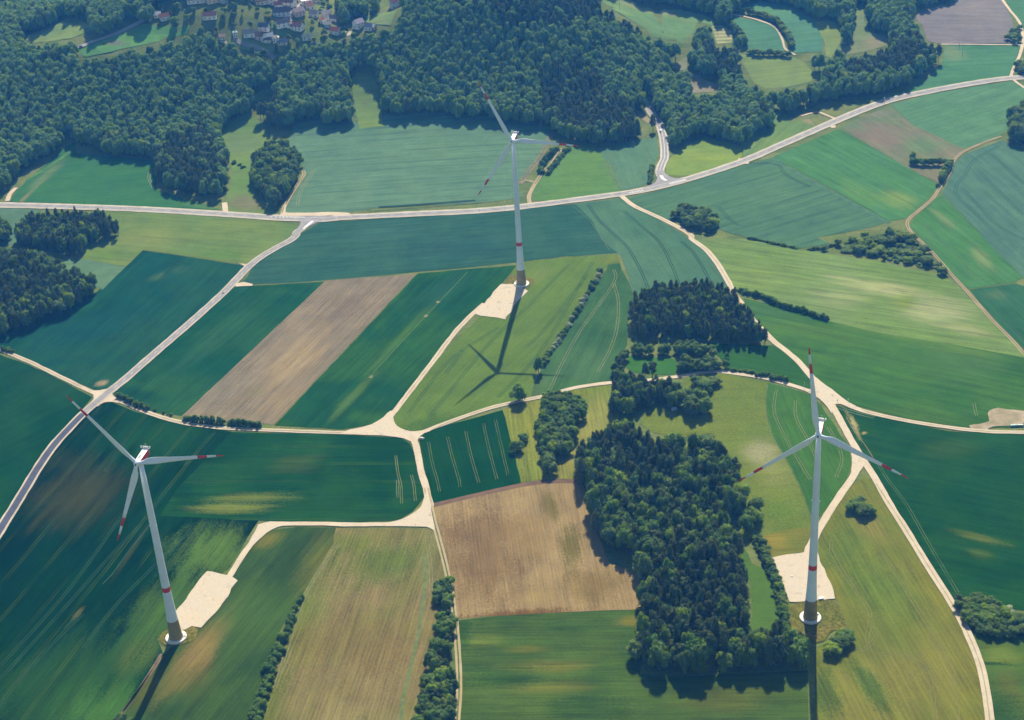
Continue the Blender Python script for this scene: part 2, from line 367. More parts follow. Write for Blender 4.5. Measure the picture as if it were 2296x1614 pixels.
field('field', 'B1 2190,274 B2 500,230 460,270 B1 1900,1180 1840,1243 1780,1235 1300,1205 1215,1192',
  field_mat('ploughed_strip', C(158, 140, 110), C(144, 130, 104), 'B1 1400,1150 2200,400', .30, None, None, [('B1 2000,800', '2200,600', 22, C(176, 152, 110), .8), ('B1 1500,950', '1700,800', 30, C(142, 132, 108), .6), ('B2 80,440', '200,330', 20, C(138, 122, 98), .7), ('B1 1900,1100', '2000,950', 20, C(172, 148, 108), .6), ('B1 1500,1195', '1800,1200', 6, C(158, 142, 108), .7), ('B1 1720,1030', '1760,1000', 9, C(132, 134, 88), .6)], grain=.16, rows=(3.0, .04)),
  'long tan ploughed strip between two green crops', jit=.25)
field('field', 'B2 512,228 800,200 1172,172 1130,235 1080,290 920,478 750,640 600,840 450,1040 330,1165 260,1215 190,1245 B1 2296,1275 1845,1248 1910,1180 B2 462,278',
  field_mat('striped_green_crop', C(20, 88, 54), C(32, 102, 48), 'B2 0,1120 900,250', .30, 17, C(10, 66, 52), [('B2 400,660', '640,420', 5, C(64, 122, 48), .85), ('B2 80,1050', '240,880', 6, C(80, 128, 60), .8), ('B2 700,330', '900,200', 16, C(34, 100, 76), .6), ('B2 150,1190', '300,1200', 9, C(44, 112, 48), .7)]),
  'green crop with a faint yellow stripe west of the central turbine',
  tram=[('B2 180,930 560,520 850,215', .8, 0, plain('yellow_stripe', C(96, 140, 64), .9, .1, .2, .2)), ('B2 560,520 575,505|B2 192,930 205,912|B2 645,425 655,412', 3, 0, pale)])
field('field', 'B2 1180,158 1500,118 1860,97 1870,155 1800,160 1760,205 1700,290 1500,620 1345,850 1290,900 1300,960 1250,1080 1000,1128 750,1208 510,1288 420,1278 365,1240 348,1190 380,1120 600,850 930,515 1090,300 1140,235',
  field_mat('bright_grass_crop', C(88, 130, 20), C(96, 138, 30), 'B2 450,1170 1530,190', .14, None, None, [('B2 1340,230', '1400,170', 8, C(110, 140, 70), .7), ('B2 1820,130', '1850,150', 14, C(112, 138, 46), .8), ('B2 1250,200', '1320,170', 8, C(104, 140, 64), .6), ('B2 600,1250', '800,1190', 14, C(56, 108, 24), .7)]),
  'bright green crop south east of the central turbine',
  tram=[('B2 450,1165 740,800 1060,590|B2 590,1190 1000,690 1250,450 1530,165|B2 1050,1060 1300,800 1480,520 1690,150|B2 700,900 820,740|B2 1250,720 1400,560 1640,250', .55, 2.0, plain('dark_grass_lines', C(44, 92, 34), .9, .1, .2, .2))])
field('field', 'B2 1795,165 1872,158 1885,200 1940,300 1968,385 1930,560 1920,700 1850,850 1818,950 1700,968 1560,996 1380,1046 1262,1080 1300,960 1350,860 1500,640 1700,310 1775,210',
  field_mat('mid_green_crop', C(46, 104, 60), C(62, 118, 68), 'B2 1500,900 1850,250', .2, None, None, [('B2 1320,1000', '1380,900', 10, C(88, 122, 74), .6), ('B2 1650,850', '1750,700', 26, C(70, 122, 76), .6), ('B2 1480,980', '1600,960', 8, C(60, 124, 50), .6)]),
  'mid green crop with curved pale wheel lines east of the hedge',
  tram=[('B2 1830,200 1830,290 1600,620 1490,820 1400,1010|B2 1830,290 1862,420 1850,600 1800,750 1720,890', .45, 2.0, pale)])
field('field', 'B1 962,70 1300,120 1632,172 1650,190 1520,330 1260,555 1000,775 800,940 730,1005 640,1010 500,950 300,860 100,770 -100,690 300,480 650,350 850,180',
  field_mat('west_teal_crop', C(18, 82, 56), C(30, 90, 52), 'B1 300,800 1000,200', .28, 18, C(14, 70, 62), [('B1 690,965', '730,950', 5, C(170, 150, 110), .95), ('B1 1060,250', '1120,220', 7, C(66, 112, 66), .7), ('B1 600,600', '1000,500', 28, C(20, 80, 70), .6), ('B1 1200,200', '1260,180', 10, C(52, 106, 66), .6)]),
  'dark teal crop with faint lines west of the farm road')
field('meadow', 'A1 700,1415 1000,1425 1500,1455 1980,1500 2005,1540 1920,1640 B1 1740,112 1690,160 1630,165 962,66 850,178 570,135 540,60 560,0 A1 800,1580 650,1450',
  field_mat('light_meadow', C(112, 144, 62), C(96, 136, 60), 'A1 1000,1500 1900,1560', .2, None, None, [('A1 1000,1600', '1200,1550', 30, C(126, 150, 70), .7), ('B1 1500,100', '1650,120', 10, C(84, 140, 44), .7), ('B1 650,90', '800,120', 14, C(98, 146, 40), .7)]),
  'light yellow green meadow south of the main road')
field('field', 'B1 330,130 570,128 845,182 690,335 640,310 540,270 400,240', field_mat('pale_barley', C(92, 140, 96), C(84, 134, 88), 'B1 500,200 700,190', .14), 'small pale green crop beside the western wood')
field('field', 'A1 -60,1392 285,1412 130,1560 110,1640 B1 -60,60', field_mat('pale_barley_corner', C(88, 138, 96), C(82, 130, 90), None, .14), 'pale green crop corner below the main road')
field('field', 'B1 -40,760 200,842 400,940 620,1058 560,1130 450,1250 330,1385 230,1540 150,1680 C1 -40,330 -400,900 -1200,900 B1 -900,600',
  field_mat('far_west_crop', C(14, 74, 58), C(22, 84, 58), 'B1 0,1300 500,1050', .26, None, None, [('B1 300,950', '500,1030', 12, C(40, 86, 66), .5)]), 'dark green crop left of the curved asphalt road')
# north side of main road
field('field', 'A1 60,1358 110,1290 180,1215 420,1000 500,960 520,1030 1060,1080 1050,1270 1200,1330 1490,1410 1000,1398 570,1375 200,1362',
  field_mat('north_west_crop', C(40, 116, 58), C(48, 122, 58), 'A1 200,1300 1100,1200', .16, None, None, [('A1 300,1190', '420,1080', 8, C(104, 142, 80), .8), ('A1 200,1300', '300,1200', 3, C(140, 146, 92), .7), ('A1 1350,1390', '1480,1410', 5, C(90, 138, 62), .6)]),
  'green crop between the leafy wood and the main road', tram=[('A1 185,1330 270,1220 400,1130', 1.2, 0, mid_), ('A1 1025,1130 1000,1190 1030,1260', .8, 2.2, pale), ('A1 175,1215 420,1060 505,980', 4, 0, plain('field_margin', C(96, 144, 62), .9, .1, .2, .1))])
field('meadow', 'A1 1480,900 1640,740 1800,850 1780,1060 1700,1200 1760,1330 1860,1445 1535,1430 1515,1370 1560,1200 1550,1080',
  field_mat('glade_meadow', C(108, 148, 66), C(92, 142, 60), None, .12, None, None, [('A1 1660,1360', '1790,1400', 17, C(136, 130, 84), .9), ('A1 1620,980', '1700,900', 24, C(104, 140, 84), .7)]),
  'light green glade between two groves')
field('field', 'A1 1905,1432 1940,1370 2000,1275 2060,1180 2000,1060 1930,950 2000,800 A2 -60,740 100,830 280,760 700,760 1350,830 1440,870 1340,1050 1195,1245 1210,1330 1000,1358 250,1400 0,1435',
  field_mat('big_teal_field', C(84, 136, 98), C(92, 142, 100), 'A2 0,1200 1200,1120', .18, 16, C(66, 116, 88), [('A2 700,1000', '1100,950', 40, C(92, 142, 96), .6), ('A2 100,1150', '300,1150', 30, C(84, 132, 98), .5)], twid=.8),
  'large pale teal wheat field behind the central rotor',
  tram=[('A1 2000,1390 2020,1290 2120,1140', .7, 2.6, pale), ('A1 1985,880 1970,1000 2010,1060 2080,1110', .6, 2.4, mid_), ('A2 250,1395 500,1380 900,1350', 4.5, 0, plain('ditch_grass', C(34, 74, 60), .9, .1, .3, .1)), ('A2 220,1420 500,1400 960,1362', 2, 0, mid_), ('A2 1200,1240 1260,1150 1340,1050 1420,880', 2.0, 4, earth)])
field('meadow', 'A2 1285,1345 1290,1290 1320,1235 1420,1110 1500,1010 1600,960 1730,1010 1800,1120 1875,1278 1830,1300 1400,1352',
  field_mat('triangle_meadow', C(88, 142, 56), C(80, 140, 64), None, .16), 'bright green triangular meadow north of the main road')
field('field', 'A2 1730,1015 1900,960 2120,920 2130,1030 2115,1090 2060,1235 1950,1272 1880,1278 1810,1120',
  field_mat('corner_teal_field', C(80, 134, 92), C(86, 138, 94), 'A2 1800,1000 1900,1250', .12), 'pale teal crop west of the branch road', tram=[('A2 1790,1030 1850,1150 1890,1240|A2 2060,960 2050,1080 1990,1180 1990,1230', .7, 2.2, mid_), ('A2 1750,1080 1800,1160 1870,1270', 1.5, 0, mid_)])
field('meadow', 'A2 2185,1180 2180,1120 2210,1060 2296,1010 A3 0,990 150,920 400,990 395,1060 360,1085 150,1165 0,1185', field_mat('junction_meadow', C(126, 162, 58), C(112, 154, 60), None, .14), 'yellow green meadow in the angle of the two roads')
field('meadow', 'A3 405,1055 390,960 620,760 680,740 720,820 850,800 900,850 800,920 640,985 470,1050', field_mat('verge_meadow', C(110, 152, 70), C(96, 140, 68), 'A3 450,1020 700,760', .2, None, None, [('A3 880,810', '940,790', 12, C(176, 156, 110), .9)]), 'light meadow strip between the wood and the main road')
field('field', 'A2 1925,1335 2060,1300 2296,1245 A3 0,1245 350,1130 600,1062 1390,1490 1250,1535 900,1600 B3 1000,25 760,60 600,20 450,-10 300,-50 A3 250,1540 0,1500 A2 2200,1480 2100,1440 1960,1375',
  field_mat('east_teal_field', C(76, 132, 84), C(70, 124, 84), 'A3 0,1440 900,1180', .2, 15, C(56, 106, 74), [('A3 600,1300', '900,1400', 40, C(82, 134, 88), .5)], twid=.8),
  'large pale green crop with wheel lines south of the main road', tram=[('A3 600,1065 900,1240 1390,1500', 4.5, 0, plain('crop_margin', C(84, 130, 88), .9, .1, .2, .1)), ('A3 240,1390 310,1470 380,1520|A3 380,1100 520,1100 640,1110 700,1180 860,1260', .7, 2.4, dark)])
field('field', 'A3 605,1058 1045,868 1110,900 1480,1110 1720,1245 1640,1350 1500,1470 1395,1490',
  field_mat('bright_strip', C(66, 138, 76), C(62, 134, 64), 'A3 700,1000 1500,1430', .28, None, None, [('A3 1450,1340', '1560,1400', 16, C(120, 158, 70), .8), ('A3 1200,1300', '1350,1400', 14, C(90, 152, 66), .7)]), 'vivid green crop strip crossing the slope')
field('field', 'A3 1045,864 1200,790 1400,712 1560,850 1890,1000 1830,1070 1790,1100 1730,1240 1480,1110 1110,895',
  field_mat('thin_brown_field', C(128, 130, 92), C(100, 134, 84), 'A3 1200,850 1700,1150', .2, None, None, [('A3 1350,920', '1520,1020', 34, C(146, 126, 100), .85), ('A3 1250,760', '1420,770', 14, C(140, 130, 104), .7), ('A3 1600,980', '1750,1000', 24, C(92, 138, 84), .7), ('A3 1620,1170', '1700,1200', 18, C(120, 132, 84), .6)]), 'patchy brown and green field around the small hedge')
field('field', 'A3 1405,708 1640,640 2000,578 2220,548 2400,640 2500,760 2180,880 2140,912 1890,1000 1560,850',
  field_mat('far_east_field', C(76, 138, 86), C(84, 144, 92), 'A3 1500,800 2200,560', .2, 18, C(62, 120, 78)), 'pale green crop below the far stretch of main road')
field('field', 'A3 1835,1095 1900,1035 2150,945 2280,1000 2600,1100 B3 2600,420 2296,255 2100,70 2040,0 A3 1745,1305 1810,1170',
  field_mat('east_grey_field', C(78, 132, 96), C(72, 124, 96), 'A3 1850,1300 2200,1614', .2, None, None), 'grey green crop right of the curving farm track', tram=[('A3 2130,980 1960,1080 1900,1180 1835,1290 2000,1470 2150,1614|A3 1970,1130 2296,1450|A3 2070,1030 2296,1240|A3 1880,1260 2100,1500 2296,1614', .8, 2.4, plain('dark_teal_lines', C(50, 104, 80), .9, .1, .2, .2))])
field('field', 'A3 1740,1310 2040,1614 B3 2040,0 2100,70 2290,250 2240,285 1920,330 1800,210 1640,30 1590,-30 A3 1530,1520 1540,1490 1610,1420 1690,1350',
  field_mat('east_bright_field', C(58, 132, 58), C(66, 136, 70), 'A3 1600,1450 B3 2150,250', .26, None, None, [('B3 2010,120', '2080,210', 8, C(122, 158, 88), .8), ('A3 1760,1480', '1850,1560', 6, C(120, 150, 90), .7)]), 'bright green strip with a pale stripe right of the track', tram=[('B3 1730,0 1840,100 1950,240 2010,270|B3 1930,0 2060,140 2150,245|A3 1640,1490 1650,1560 1690,1600', .5, 2.2, mid_)])
field('field', 'B3 1930,335 2240,292 2600,440 2600,1100 2296,730 2200,640 2060,490', field_mat('east_dark_field', C(38, 108, 66), C(44, 114, 70), 'B3 2000,350 2296,650', .24, 20, C(66, 124, 80), [('B3 2100,370', '2160,400', 10, C(84, 124, 78), .7)]), 'darker green crop at the right edge by the track')
field('meadow', 'B3 70,0 230,-10 450,0 600,30 850,72 1080,110 1300,140 1500,190 1740,235 1850,310 2020,480 2200,660 2350,800 2280,790 1800,700 1400,640 980,548 700,440 400,380 330,300 240,140 160,60',
  field_mat('pale_hay_field', C(106, 150, 66), C(114, 154, 80), 'B3 400,250 2100,500', .34, 12, C(88, 134, 60), [('B3 1350,330', '1700,400', 16, C(164, 184, 118), .95), ('B3 1700,470', '1950,530', 28, C(160, 180, 118), .95), ('B3 1900,600', '2100,640', 10, C(154, 174, 108), .9), ('B3 1050,390', '1250,420', 16, C(146, 172, 104), .8), ('B3 500,250', '800,300', 30, C(120, 156, 70), .6), ('B3 1480,420', '1560,440', 20, C(122, 156, 56), .8)], twid=.5),
  'broad pale green hay field with whitish streaks right of the middle')
field('field', 'B3 410,395 700,450 980,548 1400,640 1800,700 2280,790 2400,830 2700,900 2700,1300 2296,1265 2050,1262 1880,1258 1500,1203 1120,1100 1010,1035 870,890 790,815 690,735 600,680 500,560 440,480',
  field_mat('slope_green_field', C(42, 112, 56), C(60, 124, 62), 'B3 700,680 2200,1000', .26, 14, C(40, 98, 52), [('B3 600,480', '850,600', 34, C(64, 126, 76), .8), ('B3 1300,950', '1600,900', 26, C(58, 124, 44), .7), ('B3 1900,800', '2200,860', 50, C(72, 128, 74), .7), ('B3 1500,620', '2100,760', 18, C(96, 144, 72), .75), ('B3 1600,1180', '1900,1230', 16, C(66, 120, 40), .6), ('B3 900,620', '1400,690', 16, C(86, 138, 66), .6)]),
  'large green field sloping down to the gravel road', tram=[('B3 1958,1100 1978,1185', .4, 1.8, pale)])
field('field', 'B3 1012,1122 1050,1112 1280,1178 1500,1230 1800,1290 2296,1312 2700,1320 C3 3000,1300 2296,880 1825,798 1600,455 1310,20 B3 1210,1450 1110,1270',
  field_mat('right_dark_field', C(16, 84, 58), C(24, 94, 50), 'B3 1400,1330 2296,1500', .30, None, None, [('B3 1145,1220', '1170,1275', 2.6, C(196, 180, 130), .85), ('B3 1175,1300', '1200,1350', 2, C(186, 172, 124), .7), ('B3 1220,1300', '1232,1308', 3, C(196, 180, 130), .8), ('B3 1105,1165', '1120,1200', 2, C(170, 160, 110), .7), ('B3 1800,1400', '1850,1470', 22, C(54, 104, 66), .6), ('C3 2000,390', '2200,440', 5, C(96, 124, 80), .8), ('C3 2000,500', '2100,530', 6, C(74, 112, 66), .7)]),
  'dark green field right of the three way gravel junction', tram=[('B3 1100,1190 1160,1300 1220,1370 1290,1480', .6, 0, earth), ('B3 1300,1480 C3 1380,0 1500,160 1650,420 1850,760', .4, 1.8, mid_), ('B3 1030,1120 1150,1160 1290,1195', 1.2, 3, mid_)])
field('field', 'B3 575,962 700,990 860,1045 940,1125 1000,1215 1120,1395 1138,1500 1100,1610 C3 1030,120 930,235 870,262 800,100 770,0 B3 720,1550 640,1390 570,1230 560,1080',
  field_mat('crescent_field', C(50, 120, 52), C(60, 126, 62), 'B3 650,1000 900,1600', .2), 'crescent shaped green field behind the eastern rotor',
  tram=[('B3 630,1010 615,1150 670,1290 760,1450 860,1614|B3 760,1080 765,1200 850,1360 900,1470|B3 980,1260 1050,1390 1070,1490 1030,1600', .4, 1.8, pale), ('B3 575,975 560,1100 600,1300 700,1480 C3 790,50 868,258', .8, 0, mid_)])
field('meadow', 'B2 2030,1120 2296,1080 B3 0,930 60,910 280,895 570,960 558,1150 600,1310 700,1490 C3 765,0 868,262 860,395 830,480 590,522 515,400 300,370 C3 330,-100 B3 200,1300 0,1330 B2 2296,1330 2100,1300 2000,1230',
  field_mat('buttercup_meadow', C(112, 142, 40), C(98, 134, 44), None, .1, None, None, [('B3 530,1430', '580,1540', 15, C(168, 178, 140), .8), ('B3 620,1560', 'C3 640,60', 14, C(140, 158, 108), .6), ('C3 640,200', '700,260', 16, C(80, 132, 40), .6), ('B3 480,1300', '560,1350', 30, C(100, 138, 30), .6)], grain=.35),
  'yellow green flowery meadow east of the long wood')
field('meadow', 'C3 518,382 700,332 868,318 858,400 830,482 592,522', field_mat('mown_patch', C(106, 130, 44), C(120, 130, 56), 'C3 540,440 700,430', .3, None, None, [('C3 620,410', '720,400', 10, C(160, 146, 80), .9)]), 'small patch of half mown grass above the eastern pad')
field('meadow', 'C3 330,300 470,560 560,600 690,820 700,1000 680,1090 440,1100 470,900 460,700 400,540 320,420', field_mat('glade_grass', C(82, 136, 36), C(74, 128, 40), None, .08), 'narrow grassy glade inside the long wood')
field('meadow', 'C3 1180,10 1225,-20 1275,10 1500,365 1600,530 1700,690 1800,840 1880,985 1950,1140 1995,1280 2025,1450 2045,1614 2060,1900 880,1900 895,1614 890,1160 940,1100 1110,975 1035,800 985,680 918,520 922,400 960,280 1040,170 1120,60',
  field_mat('striped_hay_meadow', C(104, 132, 44), C(124, 136, 60), 'C3 1900,1500 1250,400', .28, None, None, [('C3 1500,1350', '1800,1550', 60, C(146, 142, 84), .85), ('C3 1200,1310', '1250,1400', 26, C(146, 142, 84), .75), ('C3 1250,320', '1350,420', 12, C(154, 146, 90), .75), ('C3 1700,700', '1850,1000', 16, C(140, 140, 76), .8), ('C3 1100,420', '1130,600', 16, C(88, 128, 52), .7), ('C3 1300,700', '1500,900', 24, C(94, 134, 48), .7), ('C3 1250,1380', '1400,1560', 9, C(72, 118, 44), .85), ('C3 950,1400', '980,1600', 10, C(70, 112, 24), .8), ('C3 1010,800', '1080,900', 6, C(142, 138, 70), .7)], grain=.2, rows=(3.2, .05)),
  'triangular striped hay meadow between the gravel tracks',
  tram=[('C3 1700,1614 1650,1300 1500,1180 1300,1170 1240,1080 1260,900 1130,700 1000,480 1010,400|C3 1850,1614 1800,1250 1600,900 1350,500|C3 1100,1160 1220,1140 1300,1060 1270,980', .5, 2.2, plain('pale_swath', C(142, 142, 78), .95, .1, .2, .2))])
field('meadow', 'C3 1850,810 2296,900 2700,960 2700,1900 2100,1900 2090,1614 2075,1450 2045,1280 1990,1180 1930,1020', field_mat('bottom_corner_meadow', C(78, 128, 34), C(70, 114, 44), None, .2, None, None, [('C3 2150,1190', '2290,1220', 12, C(112, 146, 56), .8), ('C3 2200,1400', '2290,1400', 20, C(104, 118, 58), .6), ('C3 2100,1570', '2290,1600', 20, C(40, 92, 56), .8), ('C3 2100,1240', '2290,1250', 2, C(30, 84, 36), .8)]), 'meadow with darker strip in the bottom right corner')
field('field', 'B3 160,690 300,700 625,712 700,765 790,835 862,950 870,1000 750,985 600,935 400,885 310,870 250,790 190,740', field_mat('hidden_dark_field', C(34, 104, 46), C(42, 112, 50), 'B3 300,800 800,900', .24), 'small dark green field between pine wood and hedge')
field('meadow', 'B2 1930,780 2050,790 2240,800 2275,850 2240,910 2100,905 1950,890 1910,850', field_mat('tiny_lawn', C(46, 124, 56), C(52, 130, 54), None, .08), 'small enclosed lawn with two pines')
# far clearings (the first value says how far the picture shows them)
far = [
 ('field', 'A3 1770,305 2262,310 2240,440 2190,520 1640,618 1400,700 1300,690 1620,560 1740,430', (70, 138, 84), (64, 132, 80), 'far green field beside the dark wood edge', [('A3 1810,350', '1900,350', 30, C(116, 150, 96), .8)]),
 ('field', 'A3 1540,100 1700,50 1830,20 1850,-30 2140,-30 2220,150 2245,292 1740,296 1650,280 1610,170', (146, 134, 122), (136, 128, 118), 'far grey brown ploughed field near the top edge', []),
 ('field', 'A3 2165,-20 2500,-20 2500,600 2290,500 2300,300 2280,170 2200,50', (66, 130, 76), (72, 134, 80), 'far green field beyond the upper right track', []),
 ('meadow', 'A3 370,365 600,385 750,388 830,430 870,480 950,490 900,540 700,590 560,600 480,560 430,470', (122, 154, 72), (114, 150, 74), 'pale clearing ringed by trees in the upper right', []),
 ('field', 'A3 330,112 530,150 640,190 690,300 690,345 450,365 420,270 360,190', (70, 140, 96), (78, 142, 96), 'pale teal field inside the bend of a far track', []),
 ('field', 'A3 400,50 520,8 700,50 800,90 890,140 945,260 940,350 740,360 750,260 700,180 620,120 490,85', (74, 142, 104), (80, 146, 96), 'far curved teal field beyond the bending track', []),
 ('meadow', 'A3 885,140 1010,145 1075,200 1060,290 1000,390 965,380 955,290', (126, 158, 74), (118, 152, 76), 'far yellow green strip beside a curved field', []),
 ('meadow', 'A3 1180,40 1220,45 1220,150 1260,215 1385,258 1370,310 1250,345 1080,375 1080,330 1150,290 1150,170', (112, 146, 84), (128, 146, 92), 'far clearing with dry brown grass', [('A3 1290,280', '1360,290', 20, C(164, 150, 110), .8)]),
 ('field', 'A3 190,178 250,165 340,220 330,290 235,300', (164, 176, 116), (120, 150, 90), 'tiny far field with white wavy rows', []),
 ('field', 'A2 1700,-30 1900,-30 2000,40 2296,66 A3 0,75 130,100 215,130 205,170 100,150 60,230 0,300 A2 2240,270 2100,250 2050,200 1950,140 1850,80', (116, 156, 84), (98, 150, 84), 'far light green slope at the top edge', [('A2 2080,70', '2290,80', 14, C(148, 162, 104), .8)]),
 ('meadow', 'A3 50,480 140,535 250,575 240,620 70,625', (164, 150, 116), (150, 146, 108), 'bare brown clearing among far trees', []),
 ('meadow', 'A2 2200,455 2296,395 A3 40,380 20,470 A2 2296,480', (150, 150, 104), (130, 146, 92), 'dry clearing among pines in the upper middle', []),
 ('meadow', 'A1 150,250 350,190 450,120 530,130 600,170 600,210 480,260 380,275 200,290', (124, 156, 78), (110, 150, 80), 'pale valley meadow in the upper left', []),
 ('field', 'A1 520,345 700,270 980,170 1060,180 1285,175 1250,230 1100,275 1000,295 750,350 570,385', (84, 158, 78), (92, 162, 76), 'bright green field beside the valley road', [('A1 780,290', '860,300', 7, C(120, 122, 108), .8)]),
 ('meadow', 'A1 1570,265 1640,262 1930,310 1900,350 1850,390 1700,350 1620,330', (120, 156, 88), (104, 148, 76), 'green roadside below the village', []),
 ('meadow', 'A2 130,145 280,90 375,75 330,175 210,165', (126, 158, 88), (112, 152, 84), 'garden meadow east of the village', []),
 ('meadow', 'A2 65,540 110,480 190,440 235,580 262,680 280,850 120,870 95,740', (118, 156, 64), (108, 150, 70), 'tongue of light meadow between two wooded hills', []),
 ('meadow', 'A1 1690,660 1760,610 1830,590 1800,640 1720,690', (112, 148, 74), (104, 146, 72), 'sliver of meadow glimpsed in the wood', []),
 ('meadow', 'A1 1780,165 1870,150 1850,190 1790,195', (106, 160, 74), (100, 156, 74), 'small garden lawn in the village', []),
 ('meadow', 'A1 1850,195 1950,205 1930,260 1860,250', (112, 152, 80), (100, 146, 80), 'village lawn below the white house', []),
]
CLEAR = []
for (nm, s, a, b, lab, pt) in far:
    CLEAR.append(P(s))
    field(nm, s, field_mat(lab.replace(' ', '_')[:40], C(*a), C(*b), None, .18, None, None, pt, rows=(9, .25) if 'wavy' in lab else None), lab)
for nm, s, lab in [('clearing', 'A2 1325,860 1320,770 1345,760 1350,850', 'sandy gap between the wooded hill and pines'), ('clearing', 'A2 1975,735 2030,760 2100,830 2060,830 1990,780', 'pale gravel shoulder beside the branch road')]:
    CLEAR.append(P(s)); field('clearing_ground', s, plain('sandy', C(170, 160, 116), .95), lab)
# ------------------------------------------------------------------ roads
def surf_mat(name, c1, c2, c3=None):
    m = bpy.data.materials.new(name); s = NT(m); pos = s.n('ShaderNodeNewGeometry').outputs['Position']
    a = s.ss(s.noise(pos, .07, 5, .6), .35, .65); b = s.noise(pos, .7, 4, .7)
    c = s.mix(a, c1, c2)
    if c3: c = s.mix(s.ss(s.noise(pos, .16, 4, .65, .6), .56, .74), c, c3)
    k = s.m('ADD', .78, s.m('MULTIPLY', b, .44)); cc = s.n('ShaderNodeCombineColor'); [s.l(k, cc.inputs[i]) for i in range(3)]
    s.out(s.mix(1.0, c, cc.outputs[0], 'MULTIPLY'), .92, .15); return m
asphalt = surf_mat('asphalt', C(186, 183, 182), C(172, 170, 172), C(194, 190, 184))
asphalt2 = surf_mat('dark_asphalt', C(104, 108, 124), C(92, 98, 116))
gravel = surf_mat('gravel', C(248, 232, 202), C(238, 218, 186), C(220, 206, 172))
gravel2 = surf_mat('pad_gravel', C(242, 228, 202), C(246, 228, 196), C(206, 194, 170))
vergem = surf_mat('road_shoulder', C(236, 226, 204), C(216, 208, 182))
rutm = surf_mat('rut_gravel', C(214, 196, 152), C(196, 180, 132))
white = plain('road_paint', C(240, 240, 236, .85), .7, .2, .06)
ROADPTS = []
def road(name, s, w, mat, off, label, cat='road', jit=.4, ruts=0, ext=None, step=4.0, keep=True, dash=None, shift=0.0):
    pts = catmull(P(s), step)
    if keep: ROADPTS.append((pts, w))
    if ruts:
        V, F = ribbon(pts, w, off, ruts, jit); ribbon(pts, w, off, -ruts, jit, V, F, 5)
    else: V, F = ribbon(pts, w, off, shift, jit, dash=dash)
    return struct(link(name, V, F, mat), label, cat)
def patch(name, s, mat, off, label, cat='road', jit=.35, smooth=1):
    poly = P(s)
    if smooth: poly = chaikin(poly, smooth)
    V, F = tri_sheet(rough_edge(poly, 4, jit), off)
    return struct(link(name, V, F, mat), label, cat)
MAIN = 'A1 -400,1372 0,1381 570,1396 1000,1412 1500,1442 1850,1466 2160,1478 A2 0,1466 400,1446 900,1421 1270,1386 1830,1313 2050,1277 2296,1216 A3 380,1096 700,960 1020,820 1350,690 1640,620 2000,555 2230,526 2500,520'
SW = 'J 1330,420 1150,520 900,700 700,860 A1 2000,1572 1960,1614 B1 1860,54 1760,114 1670,184 1600,258 1500,360 1400,452 1250,585 1000,800 850,932 700,1050 560,1172 450,1285 350,1400 250,1545 190,1645 C1 100,180 0,340 -250,760'
BRANCH = 'K 470,1430 350,1330 320,1230 355,1120 395,1020 395,860 375,700 350,600 320,500 240,370 180,290 140,200 110,100'
road('road_shoulder', MAIN, 13.0, vergem, .62, 'pale gravel shoulder along the main road', 'road shoulder', .7)
road('road_shoulder', SW, 8.8, vergem, .63, 'pale gravel shoulder along the farm road', 'road shoulder', .5, keep=False)
road('road_shoulder', BRANCH, 9.5, vergem, .64, 'pale shoulder along the branch road', 'road shoulder', .4)
road('main_road', MAIN, 7.2, asphalt, .70, 'grey asphalt main road crossing the whole view', jit=0, keep=False)
road('farm_road', SW, 5.6, asphalt, .71, 'light grey asphalt road running down to the left', jit=0)
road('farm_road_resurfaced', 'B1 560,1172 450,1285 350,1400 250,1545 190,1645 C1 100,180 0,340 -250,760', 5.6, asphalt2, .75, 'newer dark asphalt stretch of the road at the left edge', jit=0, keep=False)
road('branch_road', BRANCH, 7.4, asphalt, .72, 'asphalt branch road climbing into the wood', jit=0)
patch('junction', 'J 300,335 1060,335 1480,325 1900,330 1900,410 1660,430 1440,470 1320,540 1000,690 800,830 700,920 600,900 700,800 820,650 880,560 870,480 800,430 600,405 300,395', asphalt, .73, 'asphalt funnel where the farm road meets the main road', 'junction', .1)
patch('junction', 'K 0,1530 200,1450 270,1400 290,1260 370,1200 400,1270 500,1340 620,1360 807,1340 807,1390 500,1470 200,1530 0,1570', asphalt, .74, 'asphalt funnel where the branch road meets the main road', 'junction', .1)
patch('gravel_shoulder', 'J 280,300 380,200 430,0 480,0 430,215 520,240 1100,240 1640,215 1830,220 2296,240 2296,300 1640,325 280,330', gravel, .66, 'wide pale gravel strip along the junction', 'road shoulder', .3, 1)
def paint(s, w, label, dash=None, shift=0.0, off=.79, step=2.0):
    return road('road_marking', s, w, white, off, label, 'road marking', 0, step=step, keep=False, dash=dash, shift=shift)
paint(MAIN, .30, 'white dashed centre line of the main road', (6, 8))
paint(MAIN, .28, 'white edge line on the upper side of the main road', None, 3.25)
paint(MAIN, .28, 'white edge line on the lower side of the main road', None, -3.25)
paint('J 700,860 A1 2000,1572 1960,1614 B1 1860,54 1760,114 1670,184 1600,258 1500,360 1400,452 1250,585 1000,800 850,932 760,1005', .26, 'faint dashed centre line of the farm road', (4, 8))
paint('K 320,1230 355,1120 395,1020 395,860 375,700 350,600 320,500', .35, 'white centre line of the branch road')
paint('K 320,1230 355,1120 395,1020 395,860 375,700 350,600 320,500', .35, 'white edge line left of the branch road', None, 3.3)
paint('K 320,1230 355,1120 395,1020 395,860 375,700 350,600 320,500', .35, 'white edge line right of the branch road', None, -3.3)
paint('J 1030,640 1150,545 1235,480', 3.0, 'white painted traffic island at the western junction', off=.80)
paint('J 900,760 1030,640', 2.0, 'white hatched tail of the traffic island', (1.6, 1.6), off=.80)
paint('K 340,1310 370,1360 425,1390', 3.2, 'white painted traffic island at the branch road junction', off=.80)
